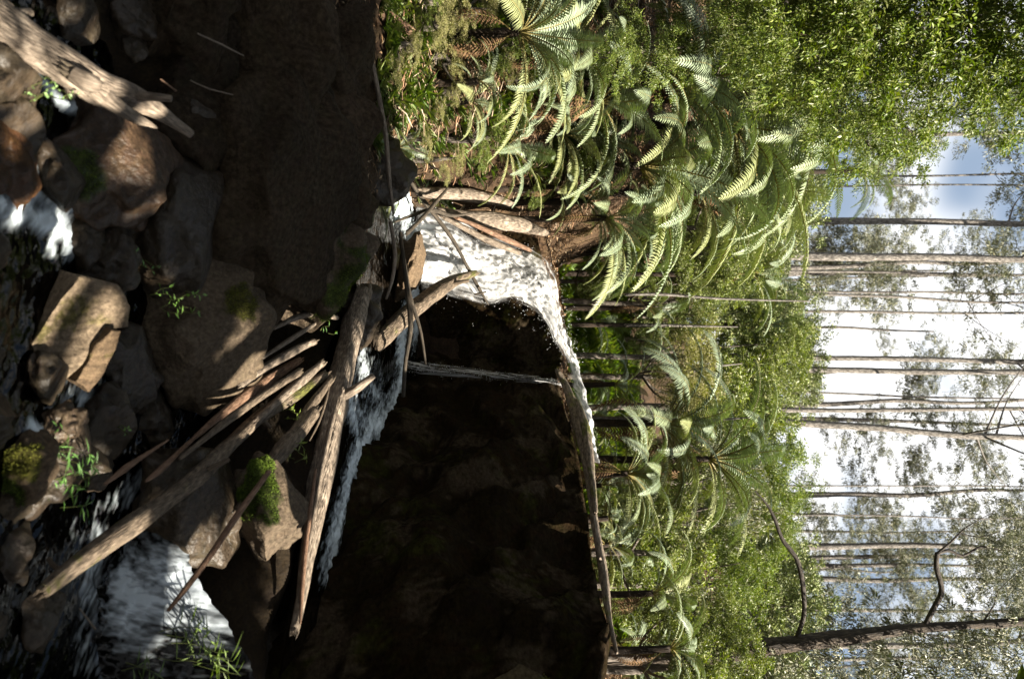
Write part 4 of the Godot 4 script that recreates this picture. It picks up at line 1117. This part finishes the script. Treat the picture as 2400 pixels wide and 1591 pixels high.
	# taller leafy trees behind the shrubs
	for k in 24:
		var d := r.randf_range(26.0, 46.0)
		var iy := r.randf_range(-100.0, 1700.0)
		var rad := r.randf_range(1.8, 3.0)
		bush_at("grey-green bushy tree standing behind the gully among others alike", r.randf_range(1680.0, 1860.0), iy, d, rad, 3300 + k, bush, M.gum_leaf, "bushy_tree", "tree", "bushy trees behind the gully")
	# tall straight gums: [image y low, image y high, width in pixels, distance]
	var g := [[410, 404, 7, 44, "thin dark gum trunk nearest the leafy overhang"], [434, 430, 6, 46, "second thin dark trunk beside the leafy overhang"], [520, 523, 22, 36, "stout gum trunk with a broad white sunlit edge"], [604, 612, 26, 35, "stout grey gum trunk with a dull pinkish edge"], [641, 646, 8, 48, "slim brown gum between the grey trunk and the pale pair"], [686, 690, 8, 50, "slender gum with a short bright streak of bark"], [704, 727, 9, 44, "slim white gum leaning slightly across its neighbour"], [733, 738, 10, 44, "slim straight gum beside the leaning white one"], [842, 846, 18, 36, "gum trunk with a pale pink sunlit edge"], [870, 878, 20, 34, "dark-barked gum close beside the pink-edged trunk"], [932, 950, 7, 50, "thin dark gum with two fine parallel stems"], [960, 960, 15, 36, "dark gum with a thin yellow sunlit edge"], [1006, 1042, 24, 32, "big grey gum leaning across the bright sky"], [1142, 1146, 5, 48, "thread-thin sapling against the bright cloud"], [1214, 1222, 5, 48, "thread-thin sapling beside the crooked dead limb"], [1508, 1490, 20, 26, "straight pinkish-edged gum behind the crooked tree"]]
	var n := 0
	for q in g:
		n += 1
		var d: float = q[3]
		var lo := W(1900, q[0], d)
		var hi := W(2400, q[1], d)
		var lean: float = (hi.x - lo.x) / (hi.y - lo.y)
		var x0: float = lo.x - lean * (lo.y - 3.5)
		var gy := ground(x0, -d)
		var h: float = hi.y - gy + r.randf_range(3.0, 8.0)
		var rad: float = q[2] * .36 / F * d
		var t := thing("gum_tree", q[4], "tree", Vector3(x0, gy, -d))
		piece("trunk", trunk_mesh(h, rad * 1.15, rad * .75, Vector2(lean, 0), 4000 + n, Color(1, 1, 1), 12, .12), M.bark_gum, t)
		var cr := 1.6 if q[2] < 9 else 2.6
		var limbs := MB.new()
		for k in 5:
			var a := r.randf() * TAU
			var b: float = h * r.randf_range(.62, .9)
			var p := Vector3(lean * b, b, 0)
			var e := p + Vector3(cos(a) * cr * 1.2, cr * .9, sin(a) * cr * 1.2)
			tube(limbs, spline([p, p.lerp(e, .5) + Vector3(0, -.2, 0), e], 5), smooth_radii([rad * .35, rad * .22, rad * .06], 5), 6, .2, Color(.8, .8, .8))
			var s := cr * r.randf_range(.7, 1.1)
			var turn := Basis(Vector3.UP, r.randf() * TAU)
			if not blocks(t.position + e, s): piece("crown", gum[k % 4], M.gum_leaf, t, Transform3D(turn.scaled(Vector3(s, s * .75, s)), e))
		limbs.smooth()
		piece("limb", limbs.mesh(), M.bark_gum, t)
	# far gums that only show as thin pale foliage
	for k in 34:
		var d := r.randf_range(50.0, 95.0)
		var x := r.randf_range(-.42, .42) * d
		var gy := ground(x, -d)
		var t := thing("gum_tree", "distant gum showing as thin grey-green foliage among others alike", "tree", Vector3(x, gy, -d), "distant gums behind the tall trunks")
		var h := r.randf_range(16.0, 34.0)
		piece("trunk", trunk_mesh(h, .22, .06, Vector2(r.randf_range(-.03, .03), 0), 4200 + k, Color(.9, .9, .9), 8, .3), M.bark_gum, t)
		for j in 7:
			var s := r.randf_range(1.4, 2.8)
			var a := r.randf() * TAU
			piece("crown", gum[r.randi() % 4], M.gum_leaf, t, Transform3D(Basis(Vector3.UP, a).scaled(Vector3(s, s * .8, s)), Vector3(cos(a) * 2.2, h * r.randf_range(.35, 1.0), sin(a) * 2.2)))
	# the crooked tree at the side with bare limbs
	var at := W(1560, 1560, 12.0)
	at.y = ground(at.x, at.z)
	var t := thing("crooked_tree", "leaning dark tree with crooked bare limbs over the ledge", "tree", at)
	var mb := MB.new()
	var tp := []
	for q in [[1560, 1560], [1700, 1530], [1850, 1510], [2000, 1492], [2130, 1474], [2250, 1466], [2420, 1455], [2700, 1430]]: tp.append(W(q[0], q[1], 12.0) - at)
	tp[0].y = -.3
	tube(mb, spline(tp, 8), smooth_radii([.16, .135, .115, .09, .075, .064, .054, .035], 8), 14, .2, Color(.3, .25, .2), .2, 1.0, .7)  # shade put into the bark tint: far darker than the other gums
	mb.smooth()
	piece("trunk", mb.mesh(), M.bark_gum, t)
	for limb in [[[1868, 1495, .05], [1885, 1440, .045], [1882, 1370, .045], [1868, 1310, .05], [1835, 1265, .04], [1818, 1220, .035], [1800, 1185, .02], [1770, 1150, .01]], [[2165, 1474, .065], [2190, 1425, .055], [2208, 1385, .055], [2196, 1330, .06], [2198, 1295, .05]], [[2198, 1297, .035], [2225, 1290, .028], [2258, 1302, .022], [2300, 1282, .018], [2345, 1290, .008]], [[2198, 1297, .03], [2225, 1275, .022], [2250, 1250, .016], [2275, 1230, .01], [2330, 1200, .005]], [[2250, 1250, .012], [2300, 1258, .008], [2345, 1245, .004]], [[2300, 1465, .02], [2330, 1420, .014], [2345, 1380, .008], [2400, 1330, .005]]]:
		var lb := MB.new()
		var lp := []
		var lr := []
		for q in limb:
			lp.append(W(q[0], q[1], 12.0) - at)
			lr.append(q[2] * .72)
		tube(lb, spline(lp, 6), smooth_radii(lr, 6), 8, .3, Color(.35, .32, .3), .15)
		lb.smooth()
		piece("limb", lb.mesh(), M.bark_gum, t)
	for q in [[2100, 1570, .9], [2280, 1590, .9], [1800, 1600, .8], [2340, 1330, .5], [2360, 1240, .5], [2300, 1370, .35], [2010, 1560, .8], [1900, 1590, .7], [2180, 1590, .8], [2350, 1560, .8], [2420, 1400, .6]]:
		piece("crown", gum[int(q[0]) % 4], M.gum_leaf, t, Transform3D(Basis.IDENTITY.scaled(Vector3.ONE * q[2]), W(q[0], q[1], 12.2) - at))
	# the leafy tree that overhangs the slope
	var base := Vector3(-6.2, 0, -10.0)
	base.y = ground(base.x, base.z)
	var lobes := []
	for q in [[1800, 60, 9.0, .75], [1900, 40, 9.0, .8], [1850, 150, 9.8, .6], [1990, 130, 9.5, .85], [2100, 60, 9.0, .9], [2080, 220, 10.2, .7], [2200, 160, 9.5, .9], [2330, 80, 9.0, .9], [2340, 230, 10.0, .6], [1980, 280, 11.0, .7], [2150, 330, 11.0, .55], [1760, 20, 8.8, .6], [2050, 360, 11.6, .5], [2420, 160, 9.0, .8], [1930, 220, 10.5, .6], [2450, 20, 9.0, 1.0], [2250, 10, 9.0, .9], [2000, -40, 8.6, .9]]:
		lobes.append([W(q[0], q[1], q[2]) - base, Vector3.ONE * q[3]])
	bushy("overhanging_tree", "leafy tree overhanging the slope, its leaves glowing against the light", "tree", base, 5.5, lobes, near_leaf, M.leaf, 5100, "", .12)
	# fine bare shrub stems in the gully
	for q in [[[1560, 690, 16.0], [1700, 700, 16.0], [1900, 706, 16.0], "pale straight sapling stem behind the dim fern"], [[1560, 762, 16.5], [1640, 764, 16.5], [1730, 766, 16.5], "thin yellowish stem standing in the dark gully"], [[1440, 980, 14.0], [1640, 985, 14.0], [1760, 978, 14.0], "black wiry sapling stem behind the pale ledge fern"], [[1600, 870, 17.0], [1680, 858, 17.0], [1740, 852, 17.0], "bare slanting twig catching light in the gully"]]:
		wood("sapling_stem", q[3], [[q[0][0] - 90, q[0][1], q[0][2], .03], [q[0][0], q[0][1], q[0][2], .028], [q[1][0], q[1][1], q[1][2], .024], [q[2][0], q[2][1], q[2][2], .012]], M.bark_gum, "sapling", 7, .2, .1)

# ---------------------------------------------------------------- forest round the camera that shades the creek
var lit := []          # [spot, radius]: where the photograph shows sun
var keys := []
func blocks(c: Vector3, rad: float) -> bool:     # would a crown here keep the sun from what the photograph shows in full sun?
	if keys.is_empty():
		for q in [[1250, 690, 12.7], [1150, 620, 12.6], [1050, 580, 12.4], [1000, 560, 12.2], [980, 640, 11.3], [1040, 670, 11.6], [1100, 460, 12.3], [1200, 525, 12.4], [1000, 420, 11.5], [1000, 250, 10.0], [950, 100, 9.0], [1100, 100, 9.6], [1200, 300, 10.0], [1250, 150, 9.8], [1350, 600, 13.0], [1450, 560, 13.4], [1500, 400, 13.2], [1450, 300, 12.8], [1600, 560, 13.8], [1650, 350, 13.8], [1600, 200, 12.8], [1800, 300, 14.0], [1880, 420, 14.2], [1960, 480, 15.6], [1850, 100, 9.5], [2050, 200, 10.0], [2250, 150, 9.5], [1330, 830, 12.7], [1320, 900, 12.2], [1350, 980, 11.5], [1370, 1100, 10.5], [1390, 1200, 9.7], [1410, 1330, 8.8], [1500, 1100, 12.0], [1450, 1150, 11.8], [1540, 1030, 13.2], [1600, 1130, 15.2], [1700, 600, 18.0], [1750, 650, 19.0], [1800, 830, 21.0], [1760, 960, 20.0], [1820, 1120, 21.0], [1720, 1230, 18.0], [1950, 523, 36.0], [2150, 525, 36.0], [2350, 525, 36.0], [2000, 608, 35.0], [2250, 612, 35.0], [2000, 846, 36.0], [2250, 846, 36.0], [2100, 880, 34.0], [2000, 962, 36.0], [2250, 962, 36.0], [2000, 1015, 32.0], [2250, 1034, 32.0], [2200, 1500, 26.0], [2000, 715, 44.0], [2250, 730, 44.0]]: keys.append(W(q[0], q[1], q[2]))
	for k in keys:
		var e: Vector3 = c - k
		var t := e.dot(SD)
		if t > rad * 1.1 and (e - SD * t).length_squared() < rad * rad * .8: return true
	return false
func shades(c: Vector3, rad: float) -> bool:     # would a whole crown here darken one of the sunlit spots?
	for q in lit:
		var e: Vector3 = c - q[0]
		var t := e.dot(SD)
		if t > 0.0 and (e - SD * t).length_squared() < rad * rad: return true
	return blocks(c, rad)
func in_gap(p: Vector3) -> bool:     # the canopy has gaps where the photograph shows flecks of sun on the ground
	for q in lit:
		var e: Vector3 = p - q[0]
		var t := e.dot(SD)
		if t > 0.0 and (e - SD * t).length_squared() < (q[1] + .13) * (q[1] + .13): return true
	return false
func build_shade():
	lit = [[W(120, 780, 4.8), .28], [W(190, 710, 4.8), .25], [W(80, 850, 4.7), .2], [W(100, 120, 4.3), .3], [W(250, 210, 4.6), .25], [W(380, 270, 4.9), .22],
		[W(300, 1240, 5.0), .16], [W(180, 1330, 4.6), .16], [W(640, 950, 6.7), .3], [W(580, 930, 6.5), .25], [W(690, 1000, 6.7), .25], [W(660, 1050, 6.5), .2],
		[W(790, 920, 7.6), .3], [W(760, 1080, 7.1), .3], [W(730, 1230, 6.7), .25], [W(705, 1400, 6.3), .2], [W(690, 1170, 6.2), .25], [W(650, 1230, 6.1), .2], [W(500, 1290, 5.8), .15], [W(815, 800, 8.2), .25], [W(450, 1360, 5.7), .15],
		[W(400, 1260, 5.5), .2], [W(400, 1370, 5.5), .22], [W(590, 900, 6.5), .2], [W(700, 900, 7.0), .2], [W(765, 990, 7.3), .22], [W(745, 1150, 6.9), .22], [W(720, 1310, 6.5), .22], [W(600, 800, 6.2), .22], [W(560, 880, 6.3), .22], [W(700, 720, 7.5), .2], [W(840, 690, 7.6), .2], [W(330, 430, 5.2), .16], [W(110, 500, 4.5), .25],
		[W(90, 1010, 4.6), .12], [W(80, 1100, 4.4), .14], [W(430, 700, 5.5), .12], [W(980, 640, 11.3), .5], [W(960, 740, 10.8), .45], [W(1050, 680, 11.6), .4]]
	for q in [[1250, 690, 12.7], [1150, 620, 12.6], [1050, 580, 12.4], [1000, 540, 12.2], [1100, 480, 12.3], [1200, 525, 12.4], [1000, 420, 11.5], [1000, 250, 10.0], [950, 100, 9.0], [1100, 60, 9.6], [1150, 200, 9.6], [1200, 330, 10.0], [1350, 600, 13.0], [1450, 560, 13.4], [1500, 350, 13.2], [1330, 830, 12.7], [1320, 900, 12.2], [1350, 980, 11.5], [1370, 1100, 10.5], [1390, 1200, 9.7], [1410, 1330, 8.8], [1425, 1430, 8.1]]: lit.append([W(q[0], q[1], q[2]), .6])
	for k in 26:
		var q := [[1306, 872, 12.1], [1345, 965, 11.5], [1362, 1030, 10.9], [1382, 1160, 9.9], [1408, 1320, 8.8], [1428, 1460, 7.95]]
		var i := k * 5 / 26
		var f := k * 5 / 26.0 - i
		lit.append([W(q[i][0], q[i][1], q[i][2]).lerp(W(q[i + 1][0], q[i + 1][1], q[i + 1][2]), f), .34])
	var cols := [Color(.07, .10, .025), Color(.09, .12, .03), Color(.05, .08, .02)]
	var r := RandomNumberGenerator.new()
	r.seed = 909
	# the trees stand on the ledge side, out of the picture, between the creek and the sun
	var spots := [[Vector3(3.9, 0, -3.8), 6.2, 2.2], [Vector3(4.8, 0, -.6), 7.3, 2.5], [Vector3(7.0, 0, -3.4), 8.4, 2.8], [Vector3(2.8, 0, 1.4), 7.5, 2.4], [Vector3(7.9, 0, .3), 9.5, 2.9]]
	var names := ["dense leafy tree whose shade falls on the nearby creek", "dense leafy tree shading the pool below the ledge", "tall leafy tree on the ledge shading the pool", "leafy tree shading the bank where the photographer stands", "tall leafy tree shading the boulders of the creek", "tall leafy tree standing well back on the ledge"]
	for k in spots.size():
		var p: Vector3 = spots[k][0]
		p.y = ground(p.x, p.z)
		var h: float = spots[k][1]
		var rad: float = spots[k][2]
		var c := p + Vector3(0, h - p.y, 0)
		var t := thing("shade_tree", names[k], "tree", p)
		piece("trunk", trunk_mesh(c.y - p.y + rad * .5, .2, .06, Vector2(0, 0), 6000 + k, Color(.7, .65, .6), 9, .2), M.bark_gum, t)
		piece("crown", crown_mesh(6100 + k, 260, 62, Vector3(rad, rad * .6, rad), rad * .22, .26, .13, cols, .2, true, true, c), M.leaf, t, Transform3D(Basis.IDENTITY, c - p))
	var n := 0
	for q in [[-4.5, 1.5, 6.5], [-1.5, 4.5, 7.5], [3.0, 3.5, 7.0], [-6.8, -3.2, 6.5], [-7.5, 4.0, 8.0], [0.5, 8.0, 9.0], [-4.8, 9.0, 9.5], [6.0, 8.0, 9.5], [-9.5, -7.0, 8.0], [-10.0, -1.0, 9.0], [-5.0, -5.0, 9.0], [-6.5, -8.5, 9.5], [3.4, -2.2, 10.5, -2.2, -1.0], [-1.0, 1.0, 9.5], [2.5, -.5, 10.0], [-3.5, -2.0, 10.0]]:
		var p := Vector3(q[0], ground(q[0], q[1]), q[1])
		var off := Vector3(q[3], 0, q[4]) if q.size() > 3 else Vector3.ZERO
		var t := thing("forest_tree", "leafy forest tree closing the canopy over the bank among others alike", "tree", p, "forest trees round the bank")
		piece("trunk", trunk_mesh(q[2] - p.y, .17, .06, Vector2(off.x, off.z) / (q[2] - p.y), 6300 + n, Color(.7, .65, .6), 9, .2), M.bark_gum, t)
		for k in 5:
			var a := TAU * k / 5.0 + n
			var s := 2.4
			if shades(p + off + Vector3(cos(a) * 1.6, q[2] - p.y, sin(a) * 1.6), s * .9): continue
			piece("crown", bush[(n + k) % 4], M.leaf, t, Transform3D(Basis(Vector3.UP, a).scaled(Vector3(s, s * .6, s)), Vector3(cos(a) * 1.6, q[2] - p.y + r.randf_range(-.3, .8), sin(a) * 1.6) + off))
		n += 1

# ---------------------------------------------------------------- what nobody could count
func scatter(called: String, label: String, cat: String, mesh: Mesh, m: Material, spots: Array):
	var mm := MultiMesh.new()
	mm.transform_format = MultiMesh.TRANSFORM_3D
	mm.use_colors = true
	mm.mesh = mesh
	mm.instance_count = spots.size()
	for i in spots.size():
		mm.set_instance_transform(i, spots[i][0])
		mm.set_instance_color(i, spots[i][1])
	var o := MultiMeshInstance3D.new()
	o.multimesh = mm
	o.material_override = m
	o.name = numbered(called)
	add_child(o)
	tag(o, label, cat, "", "stuff")
func build_litter():
	var r := RandomNumberGenerator.new()
	r.seed = 4711
	var mb := MB.new()
	leaf(mb, Vector3.ZERO, Vector3.BACK, Vector3.UP, .075, .022, Color.WHITE)
	var spots := []
	while spots.size() < 42000:
		var d := 3.0 + 15.0 * pow(r.randf(), .7)
		var x := r.randf_range(-.5, .5 if d > 13.0 else .1) * d
		var y := ground(x, -d)
		if y < -.6 or (y < .12 and d > 7.0 and x > -2.2): continue
		if d < 8.8 and r.randf() < .8: continue
		var b := Basis(Vector3.UP, r.randf() * TAU) * Basis(Vector3.RIGHT, r.randf_range(-.6, .4)) * Basis(Vector3.BACK, r.randf_range(-.6, .6))
		var c := [Color(.15, .09, .045), Color(.2, .13, .075), Color(.09, .055, .03), Color(.26, .2, .13)][r.randi() % 4] as Color
		spots.append([Transform3D(b.scaled(Vector3.ONE * r.randf_range(.5, 1.5)), Vector3(x, y + r.randf_range(.0, .03), -d)), c])
	scatter("leaf_litter", "brown fallen leaves strewn over the banks", "leaves", mb.mesh(), M.dead_leaf, spots)
	var tw := MB.new()
	tube(tw, PackedVector3Array([Vector3(-.12, .01, 0), Vector3(-.03, .025, .01), Vector3(.05, .015, -.01), Vector3(.14, .02, .02)]), PackedFloat32Array([.002, .005, .005, .002]), 4, 0.0, Color.WHITE)
	tw.smooth()
	var ts := []
	while ts.size() < 2200:
		var d := r.randf_range(8.9, 14.5)
		var x := r.randf_range(-.5, -.12) * d
		var y := ground(x, -d)
		if y < -.2 or (y < .12 and d > 7.0 and x > -2.2): continue
		var b := Basis(Vector3.UP, r.randf() * TAU) * Basis(Vector3.BACK, r.randf_range(-.5, .5))
		var c := [Color(.2, .15, .1), Color(.3, .24, .18), Color(.12, .08, .05), Color(.24, .14, .085)][r.randi() % 4] as Color
		ts.append([Transform3D(b.scaled(Vector3.ONE * r.randf_range(.5, 1.8)), Vector3(x, y + .01, -d)), c])
	scatter("twig_litter", "dry twigs strewn over the sunny bank", "twigs", tw.mesh(), M.dead_leaf, ts)
	# herbs and small ferns that carpet the slopes
	var hb := MB.new()
	for k in 11:
		var a := k * 2.4
		var up := r.randf_range(.3, 1.1)
		leaf(hb, Vector3(0, .0, 0), Vector3(cos(a), up, sin(a)).normalized(), (Vector3.UP - Vector3(cos(a), 0, sin(a)) * .5).normalized(), r.randf_range(.08, .16), .035, Color.WHITE * r.randf_range(.8, 1.2))
	var sp := []
	while sp.size() < 11000:
		var d := 8.4 + 22.0 * pow(r.randf(), .9)
		var x := r.randf_range(-.5, .5) * d
		var y := ground(x, -d)
		if y < .2 or (d < 13.6 and x > -1.9): continue
		if d > 12.6 and d < 19.0: continue
		if noise_a.get_noise_2d(x * 55.0, d * 55.0) < (-.15 if d < 13.0 else .1): continue
		var c := [Color(.09, .14, .03), Color(.13, .16, .05), Color(.07, .11, .035), Color(.15, .17, .08)][r.randi() % 4] as Color
		sp.append([Transform3D(Basis(Vector3.UP, r.randf() * TAU).scaled(Vector3.ONE * r.randf_range(.5, 1.5) * (1.0 + (d - 8.4) * .13)), Vector3(x, y, -d)), c])
	scatter("ground_cover", "small green herbs carpeting the slopes between the ferns", "plants", hb.mesh(), M.leaf, sp)

# ---------------------------------------------------------------- everything
func sky_image() -> Image:
	var f := FastNoiseLite.new()
	f.seed = 12; f.frequency = 1.6; f.fractal_octaves = 5
	var w := 512
	var h := 256
	var im := Image.create(w, h, false, Image.FORMAT_RGBF)
	for y in h:
		var el := (.5 - (y + .5) / h) * PI
		for x in w:
			var a := (x + .5) / w * TAU
			var dir := Vector3(cos(a) * cos(el), sin(el), sin(a) * cos(el))
			var up: float = max(0.0, dir.y)
			var c := Color(.52, .60, .68).lerp(Color(.27, .40, .62), pow(up, .55))
			var q := dir / maxf(.22, up + .18)
			var n := f.get_noise_3d(q.x * .9, q.z * .9, 3.0) + .15
			c = c.lerp(Color(1.5, 1.5, 1.5), ss(-.12, .3, n))
			if dir.y < 0.0: c = Color(.10, .10, .08)
			im.set_pixel(x, y, c)
	return im
func _ready():
	var cam := Camera3D.new()
	cam.name = "camera"
	add_child(cam)
	cam.transform = Transform3D(Basis(Vector3(0, 1, 0), Vector3(-1, 0, 0), Vector3(0, 0, 1)), Vector3(0, EYE, 0))
	cam.fov = rad_to_deg(2.0 * atan(1591.0 * .5 / F))
	var lens := CameraAttributesPhysical.new()
	lens.frustum_focal_length = 12.0 / (1591.0 * .5 / F)
	lens.frustum_focus_distance = 11.0
	lens.frustum_near = .05
	lens.frustum_far = 400.0
	lens.exposure_aperture = 1.8
	cam.attributes = lens
	cam.near = .05
	cam.far = 400.0
	var env := Environment.new()
	env.background_mode = Environment.BG_SKY
	var sm := PanoramaSkyMaterial.new()
	sm.panorama = ImageTexture.create_from_image(sky_image())
	var sky := Sky.new()
	sky.sky_material = sm
	env.sky = sky
	env.background_energy_multiplier = 0.185
	env.tonemap_mode = Environment.TONE_MAPPER_LINEAR
	env.tonemap_exposure = 5.5
	env.sdfgi_enabled = true
	env.ssao_enabled = true
	env.ssil_enabled = true
	var we := WorldEnvironment.new()
	we.environment = env
	add_child(we)
	var sun := DirectionalLight3D.new()
	sun.name = "sun"
	sun.light_energy = 1.6
	sun.light_color = Color(1.0, .955, .88)
	sun.light_angular_distance = .5
	sun.shadow_enabled = true
	add_child(sun)
	sun.basis = Basis.looking_at(-SD)
	noise_a.seed = 1; noise_a.frequency = .02; noise_a.fractal_octaves = 2
	noise_b.seed = 2; noise_b.frequency = .03; noise_b.fractal_octaves = 4
	noise_c.seed = 3; noise_c.frequency = .05; noise_c.fractal_octaves = 3
	make_materials()
	make_crowns()
	build_ground()
	build_cliff()
	build_water()
	build_falls()
	build_stones()
	build_logs()
	build_shade()
	build_trees()
	build_ferns()
	build_weeds()
	build_litter()
